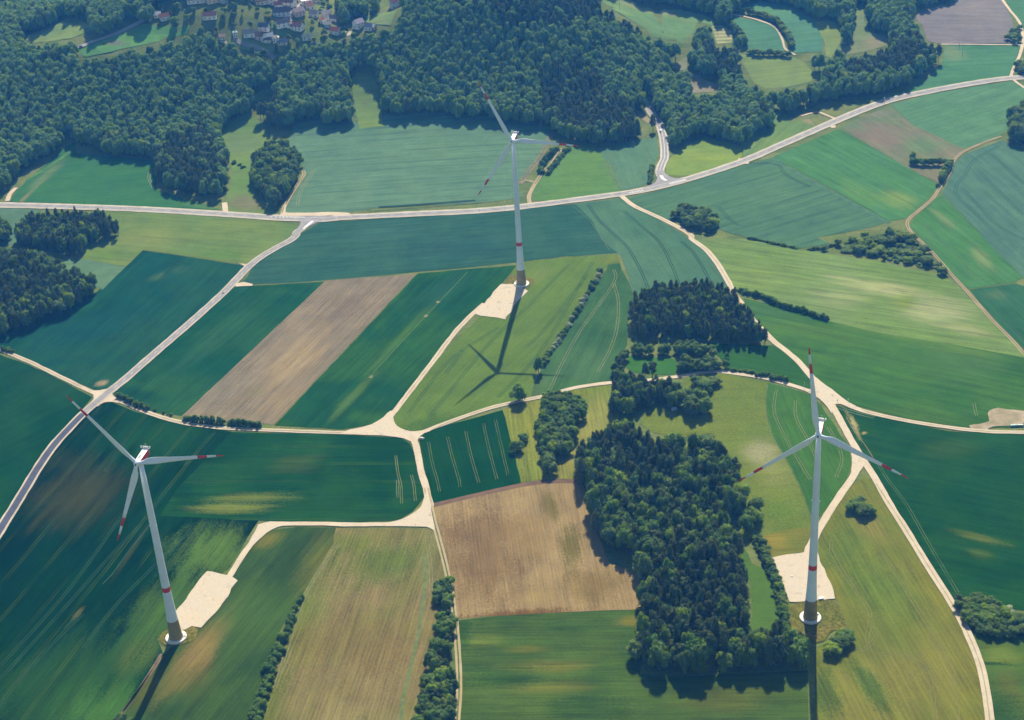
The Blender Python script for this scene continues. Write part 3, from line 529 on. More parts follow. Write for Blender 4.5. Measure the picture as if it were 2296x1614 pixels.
def bars(xs_, y, dx, dy, label):
    V, F = [], []
    for i, x in enumerate(xs_):
        w = 14 + 5 * i
        ribbon(catmull(P('J %g,%g %g,%g' % (x - w, y - 6 + i, x + w, y + 10 + i)), 2), .9, .80, V=V, F=F)
    struct(link('road_marking', V, F, white), label, 'road marking')
bars([50, 170, 285, 390, 500, 605, 720, 830, 950], 362, 0, 0, 'row of slanted white hatch bars on the main road')
V, F = [], []
for q in range(8): ribbon(catmull(P('A2 %g,%g %g,%g' % (2205 + q * 14, 1235 - q * 3.6, 2216 + q * 14, 1244 - q * 3.6)), 2), .9, .80, V=V, F=F)
for q in range(6): ribbon(catmull(P('A2 %g,%g %g,%g' % (1935 + q * 16, 1296 - q * 3, 1949 + q * 16, 1304 - q * 3)), 2), .9, .80, V=V, F=F)
struct(link('road_marking', V, F, white), 'white hatch bars east of the branch junction', 'road marking')
# gravel farm tracks
GR = .50
road('gravel_track', 'B1 -200,680 0,742 200,822 400,920 550,992 640,1035 700,1050', 4.4, gravel, GR, 'pale gravel track arriving from the left edge', 'track')
road('gravel_track', 'B1 700,1050 780,1075 870,1112 1000,1165 1200,1225 1450,1262 1700,1277 2000,1288 2296,1298 B2 250,1306 480,1308 560,1288 750,1216 1000,1132 1180,1090 1380,1048 1460,1025 1560,998 1700,975 1815,962 1900,955 2040,946 2120,941 2200,928 2290,918 B3 60,905 230,888 400,906 600,942 800,1000 870,1028 950,1075', 4.6, gravel, GR + .01, 'long pale gravel track running across the whole middle', 'track')
patch('gravel_junction', 'B1 600,1010 660,1015 705,1005 760,1000 750,1040 775,1060 830,1085 800,1100 740,1090 690,1098 650,1130 600,1110 640,1060', gravel, GR + .02, 'gravel mouth at the crossroads on the left', 'junction')
road('gravel_track', 'B2 300,1230 350,1165 450,1035 600,840 750,640 860,520 960,430', 4.8, gravel, GR + .03, 'straight gravel track up to the central turbine', 'track')
patch('gravel_junction', 'B2 20,1286 180,1255 270,1205 320,1155 352,1150 348,1210 368,1250 410,1278 480,1292 560,1280 560,1300 520,1330 505,1370 470,1360 400,1328 250,1316 20,1306', gravel2, GR + .04, 'wide triangular gravel junction in the middle', 'junction')
road('gravel_track', 'B2 470,1320 500,1380 520,1480 540,1580 C2 562,30 580,110 600,180', 5.2, gravel, GR + .05, 'gravel track heading south from the middle junction', 'track')
road('rutted_track', 'C2 570,60 590,140 612,240 640,350 662,430 700,580 738,760 755,880 768,980 782,1150 790,1300 790,1450 778,1614 760,1900', 1.5, rutm, GR + .06, 'two pale wheel ruts running down to the bottom edge', 'track', .2, ruts=1.25)
patch('gravel_junction', 'C2 548,150 575,60 590,130 612,240 632,350 600,330 560,314 300,313 0,312 0,290 300,290 380,276 470,238 530,190', gravel2, GR + .07, 'gravel junction at the corner of the ploughed field', 'junction')
road('gravel_track', 'C2 350,302 0,302 C1 2200,298 1980,297 1850,306 1780,340 1720,395 1660,470 1600,560 1545,650', 4.6, gravel, GR + .08, 'gravel spur leading to the western turbine', 'track')
patch('gravel_junction', 'C1 1752,282 2000,284 2000,302 1880,312 1810,345 1740,405 1700,450 1660,460 1700,370', gravel2, GR + .09, 'widened gravel bend west of the spur', 'junction')
patch('gravel_pad', 'C1 1385,618 1490,634 1555,650 1592,675 1545,760 1475,865 1352,997 1290,984 1250,1010 1190,1020 1185,880 1285,752', gravel2, GR + .10, 'rectangular pale crane pad beside the western turbine', 'crane pad', .7, 0)
patch('gravel_pad', 'B2 1070,300 1170,300 1252,345 1180,420 1102,537 940,514 900,500 1000,380', gravel2, GR + .10, 'pale crane pad below the central turbine', 'crane pad', .7, 0)
patch('gravel_pad', 'C3 590,527 700,505 820,487 855,400 900,400 915,525 985,680 1032,805 900,815 720,826 650,665', gravel2, GR + .10, 'pale crane pad north of the eastern turbine', 'crane pad', .7, 0)
scrub = field_mat('dry_scrub', C(142, 132, 84), C(100, 118, 58), None, .1, grain=.8, big=.05)(1100)
patch('rough_ground', 'C3 712,824 1032,803 1060,880 1112,978 1060,1020 1000,1010 940,1105 820,1075 700,1050 700,940', scrub, .46, 'dry weedy ground around the eastern turbine foot', 'rough ground', .8)
patch('rough_ground', 'B2 1080,292 1130,240 1180,235 1312,265 1250,347 1170,310', scrub, .46, 'dry weedy ground around the central turbine foot', 'rough ground', .8)
patch('rough_ground', 'C1 1060,1070 1110,1010 1170,985 1220,1010 1290,980 1345,1000 1300,1090 1200,1110 1120,1130', scrub, .46, 'dry weedy ground around the western turbine foot', 'rough ground', .8)
NSR = 'A2 1880,1318 1910,1345 1975,1392 2100,1450 2200,1498 2296,1550 A3 60,1590 B3 60,-5 110,32 165,75 230,155 300,270 350,370 395,430 450,515 530,600 620,690 700,752 780,822 860,915 930,1005 1000,1110 1060,1215 1140,1360 1200,1460 1290,1600 C3 1400,180 1500,335 1600,500 1700,660 1800,815 1880,955 1950,1110 2005,1260 2042,1440 2068,1640 2080,1900'
road('gravel_track', NSR, 5.4, gravel, GR + .12, 'long gravel track from the main road to the bottom right', 'track', .3)
road('gravel_track', 'B3 930,1000 1000,1050 1100,1110 1250,1162 1500,1217 1800,1265 2050,1290 2296,1297 2700,1300', 4.6, gravel, GR + .13, 'gravel track leaving the right edge', 'track')
road('gravel_track', 'B3 1190,1440 1180,1520 1150,1590 C3 1105,40 1030,150 960,260 900,370 870,450', 5.4, gravel, GR + .14, 'gravel spur down to the eastern turbine', 'track')
patch('gravel_junction', 'B3 850,1012 865,1000 862,930 890,925 940,960 1020,1020 1100,1085 1180,1130 1100,1115 1040,1104 1008,1115 1000,1150 1010,1180 960,1110 900,1055 850,1030', gravel2, GR + .15, 'broad gravel junction behind the eastern rotor', 'junction')
patch('gravel_junction', 'B3 1120,1370 1180,1395 1230,1490 1215,1530 1195,1560 1150,1600 1130,1560 1145,1500', gravel2, GR + .15, 'gravel fork above the eastern turbine', 'junction')
patch('gravel_pad', 'B3 1900,1262 2030,1235 2065,1220 2050,1150 2090,1135 2200,1140 2330,1160 2330,1240 2150,1255 2070,1262 2050,1290', surf_mat('spread_gravel', C(216, 196, 164), C(170, 160, 120), C(196, 180, 148)), GR + .11, 'spread pale gravel at the right edge', 'gravel', 1.2)
road('rutted_track', 'A3 2140,920 2000,972 1880,1030 1820,1090 1800,1160 1740,1250 1680,1340 1600,1410 1520,1480 1515,1530 1560,1590 B3 1620,30 1700,110 1800,225 1900,335 2000,450 2100,560 2200,660 2296,770 2500,1000', 1.2, rutm, GR + .12, 'winding two rut track down the right side', 'track', .25, ruts=1.0)
road('gravel_track', 'A3 2120,-60 2150,0 2200,70 2268,160 2288,270 2268,370 2222,470 2205,525', 3.6, gravel, GR + .12, 'pale track in the upper right corner', 'track')
road('gravel_track', 'A3 1740,300 2000,302 2280,306', 2.6, gravel, GR + .11, 'thin pale track below the grey ploughed field', 'track')
road('gravel_track', 'A3 2215,530 2250,560 2310,600', 3.4, gravel, GR + .12, 'short gravel mouth at the right edge', 'track')
road('asphalt_path', 'A3 2200,885 2230,935 2330,1010', 3.6, asphalt, GR + .12, 'grey path under the big tree at the right edge', 'path')
road('gravel_track', 'A3 310,100 400,110 530,145 620,185 668,260 690,330 760,372', 2.8, gravel, GR + .12, 'far curved track around a teal field', 'track')
road('gravel_track', 'A3 800,782 900,757 960,775 1030,803', 3.0, gravel, GR + .12, 'short sandy spur off the main road', 'track')
road('gravel_track', 'A1 1510,1365 1516,1430', 5.5, gravel, GR + .12, 'stub of gravel entering the glade', 'track')
road('gravel_track', 'A1 50,1355 70,1305 110,1265', 5, gravel, GR + .12, 'sandy mouth of a forest track at the left edge', 'track')
road('rutted_track', 'A1 1895,1440 1930,1360 2000,1245 2045,1175 2035,1150', 1.3, rutm, GR + .12, 'sandy ruts curving round the round grove', 'track', .2, ruts=1.2)
road('gravel_track', 'A2 1268,1385 1262,1320 1300,1240', 4.2, rutm, GR + .12, 'sandy track mouth north of the main road', 'track')
road('rutted_track', 'A2 1300,1240 1350,1170 1420,1095 1480,1000', 1.3, rutm, GR + .12, 'sandy ruts leading up between two hedges', 'track', .2, ruts=1.2)
road('rutted_track', 'A2 1200,1235 1240,1215 1290,1228', 1.2, rutm, GR + .11, 'curved ruts joining the sandy track', 'track', .2, ruts=1.0)
road('village_road', 'A1 380,370 515,325 620,285 800,220 980,155 1060,125', 6.5, surf_mat('far_road', C(206, 200, 196), C(190, 188, 190)), GR + .12, 'pale road climbing to the village', 'road')
road('village_road', 'A1 1570,262 1640,298 1740,325 1800,355 1845,395', 6.0, asphalt, GR + .12, 'curved grey road below the village', 'road')
road('village_street', 'V2 620,360 610,280 660,200 740,120 800,60', 6.0, surf_mat('street', C(200, 194, 186), C(184, 180, 176)), GR + .12, 'pale street between village houses', 'road')
patch('farm_yard', 'V2 1420,480 1600,490 1610,530 1500,560 1430,550', gravel2, GR + .12, 'pale yard with a parked white van', 'yard')
patch('farm_yard', 'V1 1450,630 1580,630 1590,690 1460,660', gravel2, GR + .12, 'small pale yard below the village', 'yard')
for s, lab in [('A3 370,1068 440,1068 445,1105 400,1105', 'concrete culvert crossing the main road'), ('B1 1560,300 1640,285 1700,300 1695,312 1590,316', 'short gravel stub off the farm road'), ('B1 1605,160 1650,165 1690,158 1660,185', 'gravel corner beside the light meadow'), ('A3 990,850 1030,845 1030,862 1000,866', 'gravel lay-by below the main road')]:
    patch('gravel_stub', s, gravel, GR + .11, lab, 'track', .2, 0)
# grassy and worn strips along the gravel tracks
strip = surf_mat('track_middle', C(206, 196, 158), C(178, 176, 130), C(232, 216, 186))
for s_, lab in [('B1 870,1112 1000,1165 1200,1225 1450,1262 1700,1277 2000,1288 2296,1298', 'worn middle strip of the long middle track'), ('B2 600,1285 750,1216 1000,1132 1180,1090 1340,1056', 'worn middle strip of the track beside the lone round tree'), ('B2 400,1105 450,1035 600,840 750,640 860,520', 'worn middle strip of the track to the central turbine'),
                ('B1 -200,680 0,742 200,822 400,920 550,992', 'worn middle strip of the track from the left edge'), ('C3 1300,30 1400,180 1500,335 1600,500 1700,660 1800,815 1880,955 1950,1110 2005,1260 2042,1440 2068,1640', 'worn middle strip of the bottom right track'), ('B3 1200,1140 1250,1162 1500,1217 1800,1265 2050,1290 2296,1297', 'worn middle strip of the track leaving the right edge'),
                ('A2 1975,1392 2100,1450 2200,1498 2296,1550 A3 60,1590 B3 110,32 165,75 230,155 300,270 350,370', 'worn middle strip of the track below the main road')]:
    road('track_strip', s_, .8, strip, GR + .19, lab, 'track', .35, keep=False)
# neighbouring land beyond the edges of the view
for k_, (s_, a_, b_, lab) in enumerate([
    ('D 2325,330 2700,330 2950,620 2330,560', (80, 134, 84), (88, 140, 92), 'green crop beyond the right edge'), ('D 2330,570 2950,630 3200,960 2330,930', (118, 146, 82), (126, 150, 90), 'pale crop beyond the right edge'),
    ('D 2330,985 3200,1010 3500,1380 2420,1360', (44, 96, 60), (52, 104, 58), 'dark crop beyond the right edge'), ('D 2330,1500 3500,1400 3600,2300 2380,2300', (140, 128, 92), (130, 132, 84), 'stubble field beyond the lower right corner'),
    ('D 1300,1740 2000,1740 1950,2600 1250,2600', (96, 128, 52), (84, 122, 48), 'meadow below the bottom edge'), ('D 350,1740 1200,1740 1150,2600 150,2600', (150, 132, 96), (140, 128, 92), 'ploughed field below the bottom edge'),
    ('D -900,620 -60,740 -60,800 -1200,900', (70, 120, 76), (60, 112, 70), 'green crop beyond the left edge'), ('D -1100,480 -60,480 -60,600 -1200,640', (112, 140, 74), (104, 136, 76), 'meadow beyond the left edge')]):
    field('field' if 'meadow' not in lab else 'meadow', s_, field_mat('outlying_%d' % k_, C(*a_), C(*b_), s_[:len(s_.split()[1]) + 2] + ' ' + s_.split()[2], .25, 20), lab, off=.10 + k_ * .004)
# ------------------------------------------------------------------ foliage
def leaf_mat(name, cols, trans=.22):
    m = bpy.data.materials.new(name); s = NT(m)
    oi = s.n('ShaderNodeObjectInfo'); pos = s.n('ShaderNodeNewGeometry').outputs['Position']
    rp = s.n('ShaderNodeValToRGB'); s.l(oi.outputs['Random'], rp.inputs[0])
    el = rp.color_ramp.elements
    while len(el) < len(cols): el.new(.5)
    for i, c in enumerate(cols): el[i].position = i / (len(cols) - 1); el[i].color = (*c, 1)
    n = s.noise(pos, .42, 4, .7)
    k = s.m('ADD', .62, s.m('MULTIPLY', n, .76)); cc = s.n('ShaderNodeCombineColor'); [s.l(k, cc.inputs[i]) for i in range(3)]
    s.out(s.mix(1.0, rp.outputs[0], cc.outputs[0], 'MULTIPLY'), .75, .2, 0, trans); return m
M_BROAD = leaf_mat('broadleaf_foliage', [(0.115, 0.215, 0.022), (0.190, 0.316, 0.034), (0.127, 0.232, 0.045), (0.218, 0.311, 0.070), (0.138, 0.271, 0.018), (0.299, 0.418, 0.022), (0.155, 0.249, 0.045), (0.086, 0.169, 0.026), (0.190, 0.277, 0.055)], .5)
M_HAZED = leaf_mat('haze_paled_foliage', [(.17, .31, .065), (.21, .35, .085), (.15, .285, .075), (.23, .36, .11), (.19, .33, .055), (.27, .41, .07), (.165, .285, .095)], .5)  # leaf colours lightened to stand in for haze over the far forest
M_PINE = leaf_mat('needle_foliage', [(0.086, 0.136, 0.036), (0.127, 0.175, 0.048), (0.092, 0.147, 0.050), (0.155, 0.181, 0.055), (0.103, 0.141, 0.040)], .35)
M_SHRUB = leaf_mat('shrub_foliage', [(0.103, 0.215, 0.022), (0.149, 0.260, 0.032), (0.109, 0.198, 0.022)], .45)
M_PALE = leaf_mat('blossoming_foliage', [(.26, .33, .15), (.36, .41, .22)])
M_BARK = plain('bark', (.11, .085, .06), .95, .1, .3, 2)
def ico(r, sub, c, sq=(1, 1, 1), amp=.25, fr=2.2, seed=0):
    bm = bmesh.new(); bmesh.ops.create_icosphere(bm, subdivisions=sub, radius=1)
    V = []
    for v in bm.verts:
        d = v.co.normalized(); k = 1 + amp * noise.noise(d * fr + Vector((seed * 3.1, seed, 0)))
        V.append((c[0] + d.x * r * k * sq[0], c[1] + d.y * r * k * sq[1], c[2] + d.z * r * k * sq[2]))
    F = [tuple(v.index for v in f.verts) for f in bm.faces]; bm.free(); return V, F
def leafquad(V, F, p, nrm, sz, rnd):
    n = Vector(nrm).normalized(); n = (n + Vector((rnd.uniform(-.55, .55), rnd.uniform(-.55, .55), rnd.uniform(-.3, .5)))).normalized()
    a = n.orthogonal().normalized(); a.rotate(Matrix.Rotation(rnd.uniform(0, 6.28), 3, n)); b = n.cross(a)
    i = len(V); k = rnd.uniform(.6, 1.2)
    for u, v in ((-1, -.5), (.2, -1), (1, .4), (-.3, 1)):
        q = p + a * (u * sz * k) + b * (v * sz * k); V.append(tuple(q))
    F.append((i, i + 1, i + 2, i + 3))
def crown_broad(seed, top=.97, low=.2, nl=11, leaves=760, size=.046, spread=1.0):
    rnd = random.Random(seed); V, F = [], []; lumps = []
    lumps.append((Vector((0, 0, .62)), .30))
    for i in range(nl):
        a = i * 2.4 + rnd.uniform(-.5, .5); z = rnd.uniform(.34, .84); rr = (.32 if z < .68 else .20) * spread * rnd.uniform(.75, 1.1)
        lumps.append((Vector((math.cos(a) * rr, math.sin(a) * rr, z)), rnd.uniform(.15, .23)))
    for i, (c, r) in enumerate(lumps):
        v, f = ico(r * .84, 2, c, (1, 1, .85), .5, 2.6, seed * 11 + i); o = len(V); V += v; F += [tuple(q + o for q in t) for t in f]
    for k in range(leaves):
        c, r = lumps[rnd.randrange(len(lumps))]
        d = Vector((rnd.gauss(0, 1), rnd.gauss(0, 1), rnd.gauss(.25, 1))).normalized()
        p = c + Vector((d.x, d.y, d.z * .85)) * r * rnd.uniform(.95, 1.25)
        if p.z < low: continue
        leafquad(V, F, p, d * .95 + Vector((0, 0, .6)), size, rnd)
    return V, F
def crown_scots(seed, nl=15, leaves=700):
    rnd = random.Random(seed); V, F = [], []; lumps = []
    for i in range(nl):
        z = .40 + .52 * (i / (nl - 1)) + rnd.uniform(-.03, .03); t = max(0.0, (z - .38) / .6)
        a = i * 2.4 + rnd.uniform(-.6, .6); rr = .34 * math.sqrt(max(0.02, 1 - t ** 1.7)) * rnd.uniform(.4, 1.1)
        lumps.append((Vector((math.cos(a) * rr, math.sin(a) * rr, z)), rnd.uniform(.10, .17) * (1 - .3 * t)))
    for i, (c, r) in enumerate(lumps):
        v, f = ico(r * .84, 2, c, (1.1, 1.1, .55), .6, 3, seed * 7 + i); o = len(V); V += v; F += [tuple(q + o for q in t) for t in f]
    for k in range(leaves):
        c, r = lumps[rnd.randrange(nl)]; d = Vector((rnd.gauss(0, 1), rnd.gauss(0, 1), rnd.gauss(.2, 1))).normalized()
        p = c + Vector((d.x * 1.1, d.y * 1.1, d.z * .6)) * r * rnd.uniform(.95, 1.4); leafquad(V, F, p, d * .9 + Vector((0, 0, .6)), .04, rnd)
    return V, F
def crown_pine(seed, tiers=9, leaves=520, blunt=.0):
    rnd = random.Random(seed); V, F = [], []
    lean = (rnd.uniform(-.03, .03), rnd.uniform(-.03, .03))
    for t in range(tiers):
        z = .22 + .74 * t / (tiers - 1); r = .47 * (1 - (t / tiers) ** (1.15 + blunt)) ** .8 * rnd.uniform(.8, 1.12) + .03
        n = 9; o = len(V); V.append((lean[0], lean[1], min(1.0, z + .15)))
        for k in range(n * 2):
            a = math.pi * k / n + rnd.uniform(-.15, .15); rr = r * (1 if k % 2 else .55) * rnd.uniform(.75, 1.15)
            V.append((math.cos(a) * rr, math.sin(a) * rr, z - .05 * (1 if k % 2 else 0) + rnd.uniform(-.015, .015)))
        V.append((0, 0, z - .02))
        for k in range(n * 2):
            F.append((o, o + 1 + k, o + 1 + (k + 1) % (2 * n))); F.append((o + 2 * n + 1, o + 1 + (k + 1) % (2 * n), o + 1 + k))
        for k in range(int(leaves / tiers)):
            a = rnd.uniform(0, 6.28); rr = r * math.sqrt(rnd.uniform(.15, 1.1)); p = Vector((math.cos(a) * rr, math.sin(a) * rr, z + .12 * (1 - rr / max(r, .01)) * .7 + rnd.uniform(-.03, .03)))
            leafquad(V, F, p, (math.cos(a), math.sin(a), .7), .045, rnd)
    return V, F
def trunk_vf(seed, h=.5, r=.035, limbs=4):
    rnd = random.Random(seed); V, F = [], []
    def seg(a, b, ra, rb):
        a, b = Vector(a), Vector(b); d = (b - a).normalized(); x = d.orthogonal().normalized(); y = d.cross(x); o = len(V); n = 6
        for c, rr in ((a, ra), (b, rb)):
            for k in range(n): V.append(tuple(c + x * math.cos(k * 6.283 / n) * rr + y * math.sin(k * 6.283 / n) * rr))
        for k in range(n): F.append((o + k, o + (k + 1) % n, o + n + (k + 1) % n, o + n + k))
    seg((0, 0, -.02), (.005, 0, h * .5), r * 1.2, r * .85); seg((.005, 0, h * .5), (0, .01, h), r * .85, r * .4)
    for k in range(limbs):
        a = k * 6.283 / limbs + rnd.uniform(-.4, .4); z = h * rnd.uniform(.45, .8)
        seg((0, 0, z), (math.cos(a) * .2, math.sin(a) * .2, z + .18), r * .5, r * .15)
    return V, F
def mesh_of(name, V, F, mats, idx=None, smooth=True):
    me = bpy.data.meshes.new(name); me.from_pydata(V, [], F)
    for m in mats: me.materials.append(m)
    if idx: me.polygons.foreach_set('material_index', idx)
    if smooth: me.polygons.foreach_set('use_smooth', [len(p.vertices) == 3 for p in me.polygons])
    me.update(); return me
KIND = {'broadleaf': [], 'beech': [], 'pine': [], 'shrub': []}
proto_col = bpy.data.collections.new('woodland_kinds')
for kd, gens, mat in (('broadleaf', [crown_broad(s_, nl=n_, spread=sp) for s_, n_, sp in ((1, 11, 1), (2, 13, 1.1), (3, 9, .9), (4, 12, 1.05), (5, 14, 1.0), (6, 10, 1.15))], M_BROAD),
                      ('beech', [crown_broad(s_, nl=n_, spread=sp, leaves=620, size=.05) for s_, n_, sp in ((7, 12, 1.1), (8, 14, 1.15), (9, 11, 1.0), (10, 13, 1.2))], M_HAZED),
                      ('pine', [crown_scots(11), crown_scots(12, 17), crown_pine(12, 8, 420, 1.4), crown_scots(13, 13), crown_scots(14, 15), crown_pine(15, 9, 420, .6)], M_PINE),
                      ('shrub', [crown_broad(s_, nl=n_, leaves=420, size=.07, low=.03) for s_, n_ in ((21, 9), (22, 11), (23, 8))], M_SHRUB)):
    for i, (V, F) in enumerate(gens):
        if kd == 'shrub': V = [(x, y, max(0.0, (z - .2) * 1.25)) for x, y, z in V]
        cm = mesh_of(kd + '_crown', V, F, [mat])
        tv, tf = trunk_vf(i + 5, .55 if kd != 'pine' else .9, .03 if kd != 'shrub' else .03, 4 if kd != 'pine' else 0)
        tm = mesh_of(kd + '_trunk', tv, tf, [M_BARK])
        n = len(V); both = mesh_of(kd + '_both', V + tv, F + [tuple(q + n for q in f) for f in tf], [mat, M_BARK], [0] * len(F) + [1] * len(tf))
        po = bpy.data.objects.new('%s_%d' % (kd, i), both)
        KIND[kd].append((cm, tm, po))
PALE_CROWN = mesh_of('pale_crown', *crown_broad(31, nl=8, leaves=420, size=.07), [M_PALE])
# every plant: (kind, x, y, height, width, rotation, label, category, group)
PLANTS = []
def near_road(x, y, d=2.0):
    for pts, w in ROADPTS:
        lim = (w * .5 + d) ** 2
        for px, py in pts[::2]:
            if (px - x) ** 2 + (py - y) ** 2 < lim: return True
    return False
def seen(x, y, z):
    d = Vector((x, y, z - CAMH)); q = d.dot(FWD)
    return CXP + FPX * d.dot(RT) / q, CYP - FPX * d.dot(UP) / q
def wood(s, spacing, h, w, pine, label, group, zones=(), clear=False, shrub=0.0, seed=1, road=True):
    rnd = random.Random(seed); poly = P(s); xs = [p[0] for p in poly]; ys = [p[1] for p in poly]
    zp = [P(z) for z in zones]
    cnt = 0; row = 0; y = min(ys)
    while y < max(ys):
        x = min(xs) + (spacing / 2 if row % 2 else 0)
        while x < max(xs):
            X, Y = x + rnd.uniform(-.42, .42) * spacing, y + rnd.uniform(-.42, .42) * spacing
            x += spacing
            nz = noise.noise_vector(Vector((X * .035, Y * .035, 7)))
            if not inpoly(X + nz.x * 7, Y + nz.y * 7, poly): continue
            pz = pine
            for z in zp:
                if inpoly(X, Y, z): pz = .86; break
            kd = 'pine' if rnd.random() < pz else ('shrub' if rnd.random() < shrub else 'broadleaf')
            if kd == 'broadleaf' and clear: kd = 'beech' if rnd.random() < .88 else 'broadleaf'  # most leafy trees of the great forest take the haze-paled foliage
            hh = rnd.uniform(*h); 
            if clear:
                if Y > 3400: continue
                z0 = T(X, Y); bad = False
                for hx, hy in HSEEN:
                    if abs(seen(X, Y, z0)[0] - hx) < 9:
                        if seen(X, Y, z0 + hh)[1] - 4 < hy < seen(X, Y, z0)[1] + 1: bad = True; break
                for fr in () if bad else (0, .35, .7, 1.0):
                    qx, qy = seen(X, Y, z0 + hh * fr)
                    for c, bb in CLEAR_SEEN:
                        if bb[0] - 8 < qx < bb[2] + 8 and bb[1] < qy < bb[3] and (inpoly(qx - 7, qy, c) or inpoly(qx + 7, qy, c)): bad = True; break
                    if bad: break
                if bad: continue
            if road and near_road(X, Y, 3.5): continue
            ww = w[0] + (w[1] - w[0]) * rnd.random() ** 1.5
            if rnd.random() < .07: ww *= 1.3; hh *= 1.08
            if kd == 'pine': ww *= .84; hh *= 1.04
            if kd == 'shrub': hh *= .35; ww *= .7
            PLANTS.append((kd, X, Y, hh, ww, rnd.uniform(0, 6.28), label, None, group)); cnt += 1
        y += spacing * .87; row += 1
    return cnt
def plant(kd, x, y, h, w, label, group=None, cat=None):
    PLANTS.append((kd, x, y, h, w, random.uniform(0, 6.28), label, cat, group))
def line_(kd, s, h, w, label, group, gap=None):
    pts = catmull(P(s), 1.0); acc = 99.0; last = pts[0]
    for p in pts:
        acc += math.hypot(p[0] - last[0], p[1] - last[1]); last = p
        ww = random.uniform(*w)
        if acc > (gap or ww * .62):
            acc = 0; plant(kd, p[0] + random.uniform(-.6, .6), p[1] + random.uniform(-.6, .6), random.uniform(*h), ww, label, group)
def line(kd, s, h, w, label, group, gap=None):
    n0 = len(PLANTS); line_(kd, s, h, w, label, group, gap)
    if kd == 'shrub':
        for p in PLANTS[n0:]:
            for _ in range(2):
                if random.random() < .55: PLANTS.append(('shrub', p[1] + random.uniform(-3, 3), p[2] + random.uniform(-2.5, 2.5), p[3] * random.uniform(.3, .6), p[4] * random.uniform(.4, .7), random.uniform(0, 6), label, None, group))
# --- woods near the camera
wood('B2 1650,1490 1690,1430 1770,1370 1850,1340 2000,1345 2060,1410 2180,1450 2296,1480 B3 60,1460 150,1410 225,1440 280,1560 360,1614 C3 390,60 400,180 325,290 325,420 390,610 420,800 425,1000 420,1110 700,1120 830,1140 838,1280 600,1275 300,1290 0,1325 C2 2160,1305 2010,1290 2000,1180 2045,1070 2040,880 2015,650 1985,520 1760,470 1665,260 1645,110 C2 1620,10 B2 1575,1540',
     6.4, (14, 24), (7.5, 14.5), .42, 'tall {k} in the long dark wood right of the brown ploughed field', 'trees of the long dark wood', shrub=.04, seed=3,
     zones=('C3 0,500 250,480 420,700 440,1000 420,1090 0,1300', 'C2 2050,700 2296,500 2296,1200 2050,1200', 'B2 1750,1380 1900,1360 2296,1560 C2 2200,100 1800,80 B2 1700,1500'))
wood('C3 410,190 500,190 512,300 480,370 420,340', 6.5, (12, 15), (10, 14), 0, 'round {k} at the wood edge above the grassy glade', 'round trees above the glade', seed=4)
wood('B2 1985,440 2060,385 2296,375 B3 120,370 240,400 330,420 400,500 500,590 600,690 608,712 480,700 300,690 0,672 B2 2100,668 1935,690 1950,600 1945,540', 5.6, (14, 19), (6.5, 9.5), .85, 'dark {k} in the pine wood beside the gravel track bend', 'trees of the dark pine wood', seed=5)
wood('B2 1925,760 2000,765 2296,785 B3 100,790 225,790 215,765 100,740 0,745 B2 2100,742 1940,735', 4.6, (8, 10), (6, 8), 0, '{k} in the thick hedge below the pine wood', 'trees of the thick hedge below the pine wood', seed=6)
wood('B3 -30,830 60,820 110,850 300,850 312,880 100,890 0,905 B2 2265,900 2255,840', 5, (7, 10), (6, 8.5), .1, '{k} in the clump above the curving middle track', 'trees of the clump above the middle track', seed=7, road=False)
wood('B2 1825,970 1900,960 2010,985 2040,1040 2140,1010 2296,1050 B3 20,1060 30,1100 B2 2296,1140 2200,1110 2090,1110 2040,1170 1960,1190 1810,1190 1815,1120 1835,1050', 6, (12, 17), (7, 10), .6, '{k} in the grove above the long dark wood', 'trees of the grove above the long wood', seed=8, road=False)
wood('B3 10,1090 60,1060 130,1080 150,1150 120,1205 30,1190', 6.5, (13, 15), (10, 12), .15, '{k} in the small round grove on the yellow meadow', 'trees of the small grove on the yellow meadow', seed=9)
wood('B2 1840,900 1880,850 1930,790 1925,840 1880,920 1850,960', 5, (8, 12), (6, 8), .2, '{k} in the strip at the left tip of the thick hedge', 'trees of the strip by the thick hedge', seed=10, road=False)
wood('B2 1350,1120 1440,1085 1540,1078 1600,1110 1612,1200 1560,1330 1490,1440 1445,1490 1440,1560 1380,1585 1352,1540 1350,1300', 5.6, (9, 13), (7.5, 10.5), .04, '{k} in the oval grove on the mown meadow', 'trees of the oval grove', seed=11, road=False)
wood('C2 650,690 705,680 718,760 722,860 700,900 650,860 640,780', 5.2, (6, 9), (6, 8), .1, '{k} at the top of the hedgerow beside the ruts', 'trees of the hedgerow beside the ruts', seed=12, road=False)
wood('C2 640,990 720,960 735,1060 755,1150 762,1300 768,1450 760,1614 750,1700 480,1700 500,1614 545,1400 590,1250 625,1080', 6.2, (8, 13), (7.5, 10.5), .25, '{k} in the widening hedgerow beside the two wheel ruts', 'trees of the hedgerow beside the ruts', seed=13, road=False)
wood('C3 1850,850 1920,825 2050,860 2200,930 2296,960 2500,1000 2500,1090 2296,1040 2100,1050 1960,1040 1900,940', 5.4, (6, 8.5), (6.5, 9.5), .05, '{k} in the bushy copse at the lower right edge', 'trees of the copse at the lower right', seed=14, road=False)
for a, b in ((2060, 850), (2070, 935), (2190, 895), (2200, 925)):
    x, y = P('C3 %d,%d' % (a, b))[0]; PLANTS.append(('pale', x, y, 6.5, 6.5, 0, 'white blossoming shrub in the copse at the lower right edge', 'shrub', 'blossoming shrubs of the lower right copse'))
